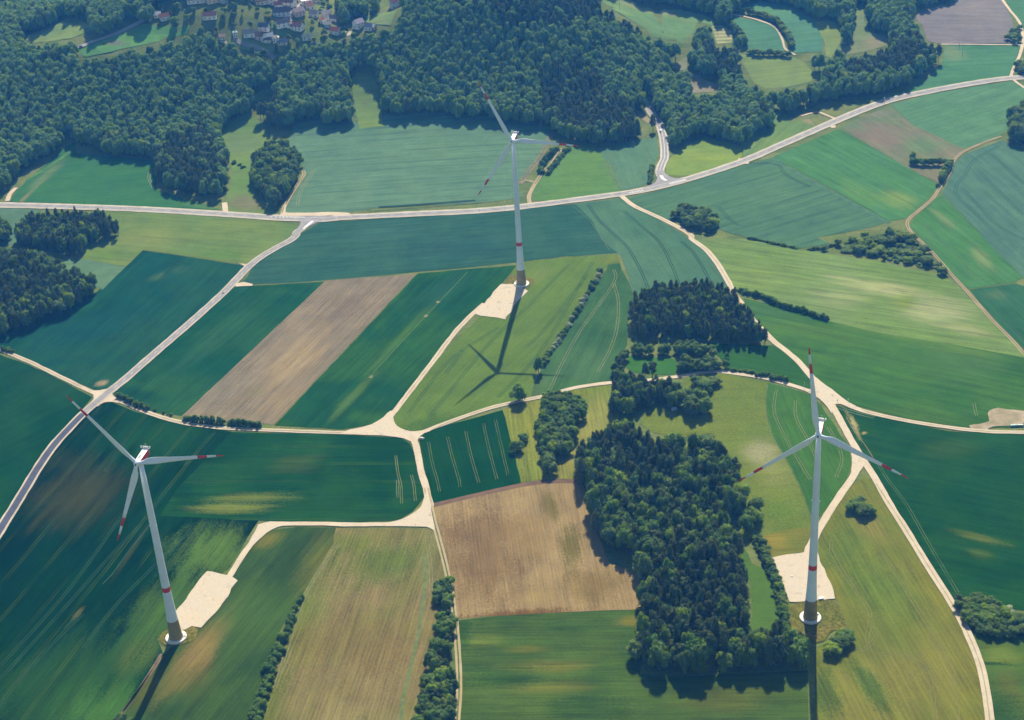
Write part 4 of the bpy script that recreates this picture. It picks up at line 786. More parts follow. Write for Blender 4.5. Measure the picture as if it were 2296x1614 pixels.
# west woods
wood('B1 -400,120 0,150 120,150 330,190 400,255 560,310 655,340 668,360 640,385 400,515 200,605 0,680 -100,720 -400,760', 6.2, (14, 20), (7, 10.5), .5, '{k} in the wood left of the teal field', 'trees of the west wood', seed=15, zones=('B1 -100,150 250,200 350,400 0,560 -200,500',))
wood('A1 115,1600 200,1540 400,1500 700,1500 780,1560 820,1614 B1 838,0 760,-10 690,15 640,0 560,105 400,108 250,85 110,40', 5.8, (14, 19), (7, 10), .6, '{k} in the dark grove on the light meadow', 'trees of the grove on the light meadow', seed=16, zones=('A1 380,1480 720,1480 840,1614 400,1600',))
wood('A1 -100,1530 20,1530 80,1590 95,1640 B1 70,30 -100,40', 6, (14, 18), (8, 11), .2, '{k} in the small wood corner at the left edge', 'trees of the small left wood corner', seed=17)
wood('A1 1790,1010 1950,1030 2010,1100 2015,1170 1965,1270 1905,1370 1860,1435 1800,1400 1750,1290 1700,1190 1680,1130 1760,1090', 6.5, (14, 20), (8.5, 12), .18, '{k} in the oval grove beside the sandy ruts', 'trees of the grove beside the sandy ruts', seed=18)
wood('A3 -60,1440 60,1420 180,1440 250,1500 250,1540 150,1560 0,1540 -60,1500', 8, (9, 11), (9, 12), 0, 'round {k} in the thicket above the pale hay field', 'trees of the thicket above the hay field', seed=19)
wood('A3 1190,1605 1400,1560 1520,1560 1540,1614 B3 1610,40 1690,130 1700,170 1640,200 1560,180 1440,170 1300,120 1180,110 1090,80 1110,20', 6.6, (4.5, 8.5), (7, 12), .03, 'round {k} on the scrubby bank below the pale crop', 'trees of the scrubby bank', shrub=.55, seed=20)
wood('A3 2200,800 2296,760 2500,760 2500,1000 2320,1000 2240,960 2200,900', 8, (15, 19), (11, 15), 0, 'big {k} in the clump at the right edge', 'trees of the clump at the right edge', seed=21, road=False)
wood('A3 2250,440 2340,420 2340,500 2260,500', 7, (8, 10), (8, 10), 0, '{k} beside the far right road mouth', 'trees beside the far right road mouth', seed=22, road=False)
wood('A3 2170,270 2240,200 2275,180 2262,280 2200,305', 7, (6, 9), (7, 9), 0, '{k} in the bushes at the corner of the grey field', 'trees at the corner of the grey field', seed=23, road=False)
# big forest
CLEAR_ALL = [(c, (min(p[0] for p in c), min(p[1] for p in c), max(p[0] for p in c), max(p[1] for p in c))) for c in CLEAR + [P(s) for s in (
    'V1 1000,150 1950,130 2296,60 2296,-300 V2 2296,-300 1250,-60 1230,200 1600,560 1600,600 1200,560 1000,640 600,700 0,640 V1 1800,620 1500,620 1350,420 1050,370 800,380 480,330 440,260 1000,180',
    'V2 1560,330 1700,300 1960,400 1960,470 1580,540', 'V2 1980,-60 2320,-60 2296,180 2040,200')]]
VILLAGE = CLEAR_ALL[-3][0]
CLEAR_SEEN = []
for c, _b in CLEAR_ALL:
    q = [seen(x, y, T(x, y)) for x, y in c]; CLEAR_SEEN.append((q, (min(p[0] for p in q), min(p[1] for p in q), max(p[0] for p in q), max(p[1] for p in q))))
HOUSES = [('V1', 1370, 225, 17, 12, .5, 'hip', 'dark red', 5), ('V1', 1120, 240, 22, 9, .1, 'gable', 'blue grey', 4), ('V1', 1310, 345, 17, 9, .05, 'gable', 'brick red', 4), ('V1', 1660, 125, 15, 11, .5, 'gable', 'brown', 5), ('V1', 1530, 215, 9, 8, -.6, 'gable', 'pale tan', 4),
 ('V1', 620, 350, 12, 8, .4, 'gable', 'rust red', 4), ('V1', 510, 330, 9, 7, .2, 'gable', 'white', 3), ('V1', 1900, 550, 14, 9, .1, 'gable', 'slate grey', 4), ('V1', 2060, 590, 12, 9, -.5, 'gable', 'dark brown', 4), ('V1', 2200, 600, 11, 8, .2, 'gable', 'white', 4), ('V1', 1690, 560, 5, 5, .3, 'hip', 'pale teal', 5), ('V1', 1490, 590, 7, 6, .2, 'gable', 'pale orange', 3),
 ('V2', 190, 150, 16, 9, .35, 'gable', 'brown', 4), ('V2', 330, 110, 13, 11, -.3, 'hip', 'red', 6), ('V2', 365, 35, 9, 7, .1, 'gable', 'pale orange', 4), ('V2', 590, 80, 19, 12, -.4, 'gable', 'dark brown', 5), ('V2', 490, 230, 22, 11, .05, 'gable', 'dark slate', 5), ('V2', 500, 400, 18, 10, .45, 'gable', 'dark slate', 5), ('V2', 605, 410, 7, 6, .2, 'hip', 'salmon pink', 4), ('V2', 725, 450, 15, 10, -.35, 'gable', 'red brown', 5),
 ('V2', 745, 230, 15, 10, .6, 'gable', 'grey pink', 5), ('V2', 870, 90, 14, 9, .3, 'flat', 'white', 7), ('V2', 915, 130, 11, 9, .3, 'gable', 'orange brown', 4), ('V2', 980, 250, 11, 8, -.2, 'gable', 'grey', 4), ('V2', 1170, 250, 11, 8, .4, 'gable', 'light grey', 4), ('V2', 1280, 320, 13, 8, -.5, 'gable', 'dark grey', 4), ('V2', 1155, 320, 10, 7, .1, 'gable', 'pale stone', 4), ('V2', 1105, 350, 6, 6, .3, 'gable', 'orange', 4), ('V2', 1190, 400, 9, 6, .05, 'gable', 'cream', 3),
 ('V2', 1310, 510, 13, 9, -.5, 'gable', 'red', 4), ('V2', 1665, 420, 12, 10, .7, 'gable', 'lilac grey', 6), ('V2', 1820, 450, 10, 8, -.3, 'gable', 'blue grey', 4), ('V2', 1885, 440, 8, 6, -.7, 'gable', 'white', 3), ('V2', 165, 590, 11, 9, -.5, 'gable', 'maroon', 4), ('V2', 285, 600, 12, 8, .15, 'gable', 'silver white', 4), ('V2', 400, 640, 8, 7, .1, 'hip', 'pale stone', 5), ('V2', 500, 670, 12, 8, -.1, 'gable', 'slate blue', 3),
 ('V2', 250, 640, 12, 5, -.1, 'gable', 'dark plum', 3), ('V2', 870, 600, 11, 7, .1, 'gable', 'grey green', 3), ('V2', 2230, 110, 14, 11, .3, 'gable', 'brownish red', 7), ('V2', 1850, 50, 12, 8, .5, 'gable', 'pale pink', 4), ('V2', 220, 460, 13, 9, -.2, 'gable', 'navy slate', 5), ('V2', 1010, 40, 10, 8, .2, 'gable', 'grey', 4), ('V1', 1880, 60, 13, 9, -.3, 'gable', 'brown', 4), ('V2', 690, 20, 12, 9, .1, 'gable', 'red brown', 4), ('V2', 440, 130, 10, 8, .2, 'gable', 'plum red', 4)]
HP = []
for h in HOUSES: HP.append(P('%s %g,%g' % h[:3])[0])
HSEEN = [seen(x, y, T(x, y) + 3) for x, y in HP]
BIG = 'A1 -900,1400 -300,1340 0,1320 60,1265 140,1150 400,1025 420,920 500,925 512,985 700,1045 900,1065 1050,1075 1050,1225 1200,1300 1350,1335 1500,1345 1530,1200 1530,1090 1470,930 1600,790 1700,770 1780,850 1900,890 2000,850 2130,790 2180,870 2296,840 A2 90,820 80,700 60,560 160,490 240,470 210,560 240,640 280,795 480,785 700,795 1000,810 1300,850 1380,850 1470,910 1500,950 1700,990 1900,970 2110,905 2140,850 2190,960 2195,1030 2296,995 A3 0,965 120,915 220,940 370,1000 440,960 600,830 620,700 700,780 780,780 790,740 1000,690 1300,645 1500,600 1620,510 1745,410 1750,305 1720,275 1640,260 1600,140 1530,85 1700,40 1800,15 1840,-40 1900,-350 A2 0,-350 A1 -900,-350'
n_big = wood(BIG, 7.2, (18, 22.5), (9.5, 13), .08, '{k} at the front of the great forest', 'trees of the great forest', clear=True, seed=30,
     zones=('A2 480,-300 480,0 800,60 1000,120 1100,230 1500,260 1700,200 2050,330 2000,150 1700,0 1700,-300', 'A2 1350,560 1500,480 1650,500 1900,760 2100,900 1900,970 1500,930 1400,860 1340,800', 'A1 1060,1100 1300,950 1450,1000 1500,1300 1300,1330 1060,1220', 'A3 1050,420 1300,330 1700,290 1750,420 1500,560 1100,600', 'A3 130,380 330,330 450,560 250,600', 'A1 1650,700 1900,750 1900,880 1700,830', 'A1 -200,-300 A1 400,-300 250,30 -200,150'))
# gaps left for the village are planted sparsely with garden trees
rnd = random.Random(5)
xs_ = [p[0] for p in VILLAGE]; ys_ = [p[1] for p in VILLAGE]
for _ in range(2600):
    x, y = rnd.uniform(min(xs_), max(xs_)), rnd.uniform(min(ys_), max(ys_))
    if not inpoly(x, y, VILLAGE) or near_road(x, y, 3): continue
    z0 = T(x, y); ax_, ay_ = seen(x, y, z0); top_ = seen(x, y, z0 + 11)[1]
    if any(abs(hx - ax_) < 11 and top_ - 2 < hy < ay_ + 2 for hx, hy in HSEEN): continue
    if any(math.hypot(hx - x, hy - y) < 8.5 or (abs(hx - x) < 8 and 0 < hy - y < 17) for hx, hy in HP): continue
    if any(inpoly(x, y, c[0]) for c in CLEAR_ALL[:-3]): continue
    if any(math.hypot(q[1] - x, q[2] - y) < 11 for q in PLANTS[-1500:]): continue
    PLANTS.append((('broadleaf', 'broadleaf', 'pine', 'shrub')[rnd.randrange(4)], x, y, rnd.uniform(5, 10), rnd.uniform(5.5, 9), rnd.uniform(0, 6), 'garden {k} between the village houses', None, 'garden trees of the village'))
# --- single trees and hedges
def one(kd, s, h, w, label, group=None):
    x, y = P(s)[0]; plant(kd, x, y, h, w, label, group)
one('broadleaf', 'B2 1192,1085', 15, 14.5, 'large lone round tree standing beside the middle gravel track')
one('broadleaf', 'B2 1325,893', 16, 8.5, 'tall narrow tree at the lower end of the blossoming hedge')
one('broadleaf', 'B2 1180,1420', 8.5, 12, 'bigger of the two bushes touching on the mown meadow')
one('broadleaf', 'B2 1225,1350', 7, 8, 'smaller dark bush touching the bigger one on the mown meadow')
one('shrub', 'B2 1155,1440', 4, 7, 'pale low bush at the foot of the two meadow bushes')
one('pine', 'B2 2042,930', 15, 8, 'thinner of two lone pines on the tiny lawn')
one('pine', 'B2 2090,928', 16, 11, 'fuller of two lone pines on the tiny lawn')
one('broadleaf', 'B2 1410,1570', 10, 11, 'round tree closing the lower tip of the oval grove')
for i, (a, b, h, w, l) in enumerate([(150, 1010, 9, 16, 'large rounded bush below the curving middle track'), (100, 975, 8, 12, 'left lobe of the rounded bush clump below the middle track'), (215, 975, 7, 12, 'right lobe of the rounded bush clump below the middle track')]):
    one('broadleaf', 'B3 %d,%d' % (a, b), h, w, l, 'bush clump below the middle track')
for a, b, h, w, l in [(1150, 200, 8, 12, 'dark left bush of the clump in the triangular meadow'), (1215, 235, 8.5, 13, 'largest bush of the clump in the triangular meadow'), (1255, 225, 7, 10, 'right bush of the clump in the triangular meadow'), (1190, 160, 6, 9, 'small rear bush of the clump in the triangular meadow')]:
    one('broadleaf', 'C3 %d,%d' % (a, b), h, w, l)
for a, b, h, w, l in [(1000, 1170, 8, 11, 'lower left bush of the oval clump by the eastern turbine'), (1050, 1130, 9, 13, 'middle bush of the oval clump by the eastern turbine'), (1100, 1090, 8, 12, 'upper right bush of the oval clump by the eastern turbine'), (1075, 1060, 6, 9, 'small top bush of the oval clump by the eastern turbine')]:
    one('broadleaf', 'C3 %d,%d' % (a, b), h, w, l)
one('broadleaf', 'C1 815,1625', 6, 8, 'dark bush cut by the bottom edge below the western turbine')
one('shrub', 'C1 880,1632', 3.5, 6, 'low bush cut by the bottom edge near the turbine shadow')
for a, b, w, h in [(2030, 800, 4, 4), (2015, 825, 4.5, 4), (1990, 870, 5, 4), (1972, 900, 4, 3), (1962, 945, 6.5, 6), (1945, 985, 6, 6), (1935, 1020, 6, 5), (1905, 1080, 8, 7), (1880, 1065, 4, 3), (1925, 1065, 4, 3), (1870, 1140, 7, 5), (1895, 1160, 6, 5), (1845, 1160, 5, 5), (1860, 1200, 7.5, 6), (1830, 1210, 5, 4), (1835, 1250, 7, 6), (1800, 1290, 8, 7), (1835, 1300, 6, 5), (1820, 1350, 7, 5), (1790, 1340, 4, 3), (1780, 1400, 7, 6), (1810, 1410, 6, 5), (1760, 1450, 7.5, 5), (1790, 1460, 6, 4), (1740, 1500, 6, 4), (1765, 1530, 7, 6), (1720, 1560, 7, 5), (1750, 1590, 6, 5), (1700, 1600, 7, 5), (1735, 1640, 7, 5)]:
    one('shrub', 'C1 %d,%d' % (a, b), h, w, 'rounded shrub in the hedge between green crop and tan field', 'shrubs of the hedge left of the tan field')
hl = 'shrub in the blossoming hedge below the central turbine'
for a, b in [(1740, 215), (1728, 250), (1712, 285), (1690, 300), (1680, 330), (1655, 365), (1640, 395), (1622, 420), (1612, 448), (1590, 480), (1570, 515), (1550, 540), (1530, 580), (1510, 608), (1490, 640), (1475, 660), (1460, 690), (1440, 712), (1422, 735), (1400, 762), (1385, 790), (1372, 815), (1362, 845)]:
    x, y = P('B2 %d,%d' % (a, b))[0]
    PLANTS.append(('pale' if (a // 3) % 3 == 0 else 'shrub', x, y, random.uniform(3.5, 5.5), random.uniform(5, 7.5), random.uniform(0, 6), hl, 'shrub', 'shrubs of the blossoming hedge'))
line('shrub', 'B1 800,1060 840,1075 900,1105 960,1130 1000,1145', (3.5, 6), (4.5, 6.5), 'dark shrub in the short hedge beside the crossroads', 'shrubs of the hedge by the crossroads')
line('shrub', 'B1 1040,1150 1110,1172 1180,1190', (1.5, 3), (2.5, 4), 'tiny shrub between the two hedges of the middle track', 'tiny shrubs along the middle track', 8)
line('shrub', 'B1 1262,1215 1340,1225 1450,1235 1600,1248 1700,1255 1765,1258', (4, 7.5), (5, 7.5), 'dark shrub in the hedge below the ploughed strip', 'shrubs of the hedge below the ploughed strip')
line('shrub', 'B3 390,345 450,370 520,385 560,400 620,430 700,460 800,485 880,510 970,538', (4, 6.5), (5, 7), 'dark shrub in the hedge below the pale hay field', 'shrubs of the hedge below the hay field')
line('shrub', 'B3 335,885 400,885 478,895', (2.5, 4), (4, 5.5), 'shrub in the short hedge above the curving track', 'shrubs above the curving track')
line('shrub', 'B3 500,915 590,918|'.strip('|'), (2.5, 4.5), (3.5, 5), 'shrub beside the curving track east of the short hedge', 'shrubs beside the curving track')
line('shrub', 'B3 600,935 640,938 690,948', (4, 5.5), (5, 6.5), 'darker bush at the end of the curving track hedge', 'bushes at the end of the track hedge')
one('broadleaf', 'B3 297,795', 6, 4.5, 'small lone tree on the dark field beside the pine wood')
line('shrub', 'B3 450,-5 520,5 600,25 700,45 780,65', (1.5, 3.2), (3, 4.5), 'low shrub in the strip above the pale hay field', 'low shrubs above the hay field')
line('shrub', 'B3 860,68 910,62 960,50 1020,35', (1.5, 3.5), (3.5, 5), 'low shrub leading to the scrubby bank', 'low shrubs west of the scrubby bank')
one('shrub', 'B3 952,70', 5, 7, 'round bush alone west of the scrubby bank'); one('broadleaf', 'B3 1047,38', 7, 8, 'larger round bush west of the scrubby bank')
one('broadleaf', 'B3 1718,185', 5, 7, 'small bush above the last round one of the scrubby bank'); one('broadleaf', 'B3 1745,230', 7, 11, 'last round bush of the scrubby bank beside the farm track')
line('broadleaf', 'A3 1545,1110 1600,1112 1680,1115 1760,1112', (7, 9), (7, 9), 'tree in the short hedge inside the patchy brown field', 'trees of the short hedge in the brown field')
one('broadleaf', 'A3 1545,1085', 12, 6.5, 'pale tall tree at the left end of the short hedge')
line('broadleaf', 'A3 1800,1110 1780,1150 1750,1200 1735,1235', (6, 9), (7, 9), 'tree in the hedge against the winding farm track', 'trees of the hedge against the farm track')
one('shrub', 'A3 1714,1256', 4, 5.5, 'tiny round bush below the farm track hedge')
line('shrub', 'A2 1340,1165 1345,1120 1380,1080 1420,1030 1450,1010', (4, 9), (6, 8.5), 'bush in the left hedge of the sandy ruts', 'bushes left of the sandy ruts')
line('shrub', 'A2 1390,1175 1410,1140 1450,1090 1490,1040 1530,1010', (3, 6), (5, 7), 'bush in the right hedge of the sandy ruts', 'bushes right of the sandy ruts')
line('shrub', 'A2 2090,1120 2080,1180 2070,1240', (3, 5), (4.5, 6.5), 'bush beside the branch road mouth', 'bushes beside the branch road mouth')
line('shrub', 'A1 1520,1095 1560,1100 1600,1105 1640,1135', (2, 4), (4, 6), 'small bush crossing the glade', 'small bushes crossing the glade', 9)
line('broadleaf', 'C3 520,420 540,470 560,530 590,600 620,660 645,730 660,800 675,860 690,920 692,980 670,1040 640,1090', (6, 8.5), (6.5, 9), 'tree in the curved row left of the eastern crane pad', 'trees of the curved row by the crane pad')
line('shrub', 'C3 490,400 530,510 580,610 625,700 645,800 665,900', (3, 5), (5, 6.5), 'shrub at the foot of the curved row by the crane pad', 'shrubs of the curved row by the crane pad')
line('broadleaf', 'C3 450,1080 500,1085 560,1090 600,1130', (9, 13), (5, 7), 'slender tree closing the lower end of the glade', 'slender trees below the glade')
line('shrub', 'B1 20,745 60,752 95,760', (3, 5), (4, 6), 'bush beside the track at the left edge', 'bushes by the left edge track')
line('broadleaf', 'A3 450,362 520,375 600,372 690,380 740,385', (6, 9), (8, 10), 'tree in the row behind the pale clearing', 'trees behind the pale clearing')
line('broadleaf', 'A3 350,85 450,95 540,115 620,150 680,210 720,270 735,330', (6, 9), (8, 10), 'tree in the far row along the curved track', 'trees along the far curved track')
line('broadleaf', 'A3 240,170 300,160 350,220 400,270 410,320', (8, 12), (9, 12), 'tree in the far row beside the wavy rows field', 'trees beside the wavy rows field')
one('broadleaf', 'V1 760,410', 12, 11, 'lone tree casting its shadow on the village field')
for a, b, kd, h, l in [(1960, 850, 'pine', 12, 'pointed tree below the village road bend'), (2130, 860, 'broadleaf', 9, 'round tree below the village road bend'), (2050, 865, 'broadleaf', 6, 'low tree between the two below the village bend')]:
    one(kd, 'V1 %d,%d' % (a, b), h, 9, l)
one('pine', 'V2 425,840', 14, 8, 'dark spruce on the verge above the village road')
for a, b, l in [(2170, 790, 0), (1690, 1075, 0)][:0]: pass
# ------------------------------------------------------------------ turn the plants into objects
CAMP = (0, 0, CAMH)
nice = {'broadleaf': 'broadleaf tree', 'beech': 'beech', 'pine': 'pine', 'shrub': 'shrub', 'pale': 'shrub'}
obj_name = {'broadleaf': 'broadleaf_tree', 'beech': 'beech_tree', 'pine': 'pine_tree', 'shrub': 'shrub', 'pale': 'blossoming_shrub'}
def inview(x, y, h):
    d = Vector((x, y, h * .5 - CAMH)); z = d.dot(FWD)
    px, py = CXP + FPX * d.dot(RT) / z, CYP - FPX * d.dot(UP) / z
    return -40 < px < 2335 and -40 < py < 1670
rest = {'broadleaf': [], 'beech': [], 'pine': [], 'shrub': []}
for kd in ('broadleaf', 'beech', 'pine', 'shrub', 'pale'):
    L = [p for p in PLANTS if p[0] == kd]
    def score(p):
        lone = '{k}' not in p[6]
        size = max(p[3], p[4]) / math.hypot(p[1], p[2], CAMH)
        return (0 if lone else 1, 0 if inview(p[1], p[2], p[3]) else 1, -size)
    L.sort(key=score)
    for i, (k_, x, y, h, w, rz, lab, cat, grp) in enumerate(L):
        if i < 300 and inview(x, y, h):
            meshes = KIND['shrub' if kd == 'pale' else kd]; cm, tm, _ = meshes[i % len(meshes)]
            if kd == 'pale': cm = PALE_CROWN
            z = T(x, y); root = empty(obj_name[kd], (x, y, z), rz); root.scale = (w, w * (0.9 + .2 * ((i * 7) % 5) / 5), h)
            tag(root, lab.replace('{k}', nice[kd]), cat or {'pine': 'pine tree', 'broadleaf': 'tree', 'beech': 'beech tree'}.get(kd, 'shrub'), grp)
            c = bpy.data.objects.new('crown', cm); t_ = bpy.data.objects.new('trunk', tm)
            for o in (c, t_): col.objects.link(o); o.parent = root
        else: rest['shrub' if kd == 'pale' else kd].append((x, y, h, w, rz, i))
for kd, L in rest.items():
    if not L: continue
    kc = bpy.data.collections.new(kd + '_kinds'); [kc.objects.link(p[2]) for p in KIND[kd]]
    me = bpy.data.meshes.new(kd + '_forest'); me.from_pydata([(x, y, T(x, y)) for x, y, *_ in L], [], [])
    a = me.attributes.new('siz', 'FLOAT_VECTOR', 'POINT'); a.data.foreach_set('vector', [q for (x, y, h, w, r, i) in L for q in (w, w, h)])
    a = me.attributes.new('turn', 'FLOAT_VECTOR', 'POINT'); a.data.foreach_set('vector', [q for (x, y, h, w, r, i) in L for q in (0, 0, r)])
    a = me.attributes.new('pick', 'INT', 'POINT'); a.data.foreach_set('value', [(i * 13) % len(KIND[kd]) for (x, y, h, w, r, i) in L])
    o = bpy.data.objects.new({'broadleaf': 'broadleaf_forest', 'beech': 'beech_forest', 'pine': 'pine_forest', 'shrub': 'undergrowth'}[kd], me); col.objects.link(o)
    ng = bpy.data.node_groups.new(kd + '_stand', 'GeometryNodeTree')
    ng.interface.new_socket('Geometry', in_out='INPUT', socket_type='NodeSocketGeometry'); ng.interface.new_socket('Geometry', in_out='OUTPUT', socket_type='NodeSocketGeometry')
    gi, go = ng.nodes.new('NodeGroupInput'), ng.nodes.new('NodeGroupOutput')
    ip = ng.nodes.new('GeometryNodeInstanceOnPoints'); ci = ng.nodes.new('GeometryNodeCollectionInfo'); ci.inputs[0].default_value = kc
    ci.inputs['Separate Children'].default_value = True; ci.inputs['Reset Children'].default_value = True
    ip.inputs['Pick Instance'].default_value = True
    def att(n, t):
        q = ng.nodes.new('GeometryNodeInputNamedAttribute'); q.data_type = t; q.inputs[0].default_value = n; return q.outputs[0]
    ng.links.new(gi.outputs[0], ip.inputs['Points']); ng.links.new(ci.outputs[0], ip.inputs['Instance']); ng.links.new(att('pick', 'INT'), ip.inputs['Instance Index'])
    ng.links.new(att('siz', 'FLOAT_VECTOR'), ip.inputs['Scale']); ng.links.new(att('turn', 'FLOAT_VECTOR'), ip.inputs['Rotation']); ng.links.new(ip.outputs[0], go.inputs[0])
    mo = o.modifiers.new('stand', 'NODES'); mo.node_group = ng
    tag(o, {'broadleaf': 'darker leafy trees scattered through the woods behind', 'beech': 'mass of haze-paled leafy trees covering the wooded hills behind', 'pine': 'mass of dark conifers on the wooded hills behind', 'shrub': 'low undergrowth among the far trees'}[kd], 'forest' if kd != 'shrub' else 'undergrowth', None, 'stuff')
print('plants', len(PLANTS), {k: len(v) for k, v in rest.items()}, 'big', n_big)
# ------------------------------------------------------------------ solid helpers
def box(V, F, c, s, rz=0.0, rx=0.0):
    o = len(V); M = Matrix.Rotation(rz, 3, 'Z') @ Matrix.Rotation(rx, 3, 'X')
    for x, y, z in ((-1, -1, -1), (1, -1, -1), (1, 1, -1), (-1, 1, -1), (-1, -1, 1), (1, -1, 1), (1, 1, 1), (-1, 1, 1)):
        q = M @ Vector((x * s[0] / 2, y * s[1] / 2, z * s[2] / 2)); V.append((c[0] + q.x, c[1] + q.y, c[2] + q.z))
    F += [(o, o + 3, o + 2, o + 1), (o + 4, o + 5, o + 6, o + 7), (o, o + 1, o + 5, o + 4), (o + 1, o + 2, o + 6, o + 5), (o + 2, o + 3, o + 7, o + 6), (o + 3, o, o + 4, o + 7)]
def bx(name, c, s, mat, parent, rz=0.0, bev=0.0, rx=0.0):
    V, F = [], []; box(V, F, c, s, rz, rx); o = link(name, V, F, mat, parent=parent)
    if bev:
        m = o.modifiers.new('edge', 'BEVEL'); m.width = bev; m.segments = 2
    return o
def lathe(name, prof, mat, parent, n=48, idx=None, cap=True, smooth=True, M=None):
    V, F, I = [], [], []
    for r, z in prof:
        for k in range(n): V.append((r * math.cos(k * 2 * math.pi / n), r * math.sin(k * 2 * math.pi / n), z))
    for j in range(len(prof) - 1):
        for k in range(n):
            F.append((j * n + k, j * n + (k + 1) % n, (j + 1) * n + (k + 1) % n, (j + 1) * n + k)); I.append(idx[j] if idx else 0)
    if cap: F.append(tuple((len(prof) - 1) * n + k for k in range(n))); I.append(I[-1])
    if M: V = [tuple(M @ Vector(v)) for v in V]
    o = link(name, V, F, mat, I, parent=parent)
    if smooth: o.data.polygons.foreach_set('use_smooth', [len(p.vertices) == 4 for p in o.data.polygons])
    return o
W_T = plain('tower_white', (.79, .86, .92), .45, .35, .04, .12)  # blue of the skylight is mixed into the tower white
W_B = plain('blade_white', (.83, .88, .93), .4, .4, .03, .2)
W_N = plain('nacelle_white', (.85, .85, .84), .4, .4, .03, .4)
RED = plain('signal_red', (.66, .035, .025), .45, .35, .08, .3)
BRN = plain('lower_tower_brown', (.34, .26, .08), .7, .25, .12, .25)
CON = plain('foundation_concrete', (.80, .76, .66), .85, .2, .06, .5)
DRK = plain('dark_metal', (.03, .032, .036), .5, .3)
GRY = plain('grey_metal', (.33, .34, .35), .5, .4)
STEEL = plain('galvanised_steel', (.5, .51, .52), .45, .4)
GLASS = plain('window_glass', (.05, .07, .09), .15, .5)
# ------------------------------------------------------------------ wind turbines
def interp(tab, v):
    for (a, p), (b, q) in zip(tab, tab[1:]):
        if v <= b: return p + (q - p) * (v - a) / (b - a)
    return tab[-1][1]
TW = [(0, 4.75), (3, 4.5), (8, 4.1), (16, 3.62), (22, 3.3), (28, 3.05), (34, 2.86), (40, 2.74), (43.6, 2.68), (55, 2.5), (70, 2.35), (90, 2.22), (108, 2.08), (124, 1.78), (138.6, 1.5)]
BL = 59.3
CH = [(1.2, 2.3), (2.6, 2.35), (4.5, 2.55), (7, 3.3), (10, 3.85), (12.5, 3.9), (17, 3.55), (24, 2.95), (32, 2.4), (40, 1.95), (48, 1.5), (54, 1.1), (57.5, .75), (59.3, .16)]
TH = [(1.2, 2.3), (2.6, 2.3), (4.5, 2.1), (7, 1.6), (10, 1.15), (17, .75), (24, .55), (40, .3), (54, .16), (59.3, .04)]
TWIST = [(1.2, 20), (10, 15), (20, 8), (35, 3), (59.3, 0)]
def blade(root, hubc, q, tilt, white, redm):
    s = Vector((1, 0, 0)); a = Vector((0, -math.cos(tilt), math.sin(tilt))); u = Vector((0, math.sin(tilt), math.cos(tilt)))
    rad = s * math.sin(q) + u * math.cos(q); tan = s * math.cos(q) - u * math.sin(q)
    rs = [1.2, 2.0, 2.8, 4, 5.5, 7, 8.5, 10, 12, 14.5, 18, 22, 26, 30, 34, 38, BL * .70, 44, BL * .806, 50.5, BL * .912, 56, 57.6, 58.7, 59.3]
    n = 18
    def build(name, lst, mat, par):
        V, F = [], []
        for r in lst:
            c, t = interp(CH, r) * (1.1 if r > 6 else 1), interp(TH, r); tw = R(interp(TWIST, r)); rd = max(0, min(1, (7 - r) / 4.5))
            pb = a * (.00055 * r * r)
            for k in range(n):
                an = 2 * math.pi * k / n; cx = math.cos(an); sy = math.sin(an)
                # aerofoil: round nose on the +tan side, thin tail on the other
                X = cx * .5 * c; Y = sy * .5 * t * ((1 - rd) * (.32 + .68 * ((cx + 1) / 2) ** .7) + rd)
                X -= (1 - rd) * c * .16
                x2 = X * math.cos(tw) - Y * math.sin(tw); y2 = X * math.sin(tw) + Y * math.cos(tw)
                V.append(tuple(hubc + rad * r + tan * x2 + a * y2 + pb))
        for j in range(len(lst) - 1):
            for k in range(n): F.append((j * n + k, j * n + (k + 1) % n, (j + 1) * n + (k + 1) % n, (j + 1) * n + k))
        F.append(tuple(range((len(lst) - 1) * n, len(lst) * n))); F.append(tuple(range(n))[::-1])
        bm = bmesh.new(); o = link(name, V, F, mat, parent=par); bm.from_mesh(o.data); bmesh.ops.recalc_face_normals(bm, faces=bm.faces); bm.to_mesh(o.data); bm.free()
        o.data.polygons.foreach_set('use_smooth', [len(p.vertices) == 4 for p in o.data.polygons]); return o
    i70, i80, i91 = rs.index(BL * .70), rs.index(BL * .806), rs.index(BL * .912)
    b = build('blade', rs[:i70 + 1], white, root)
    tag(build('red_band', rs[i70:i80 + 1], redm, b), 'red band on the outer blade')
    build('outer_section', rs[i80:i91 + 1], white, b)
    tag(build('red_tip', rs[i91:], redm, b), 'red blade tip')
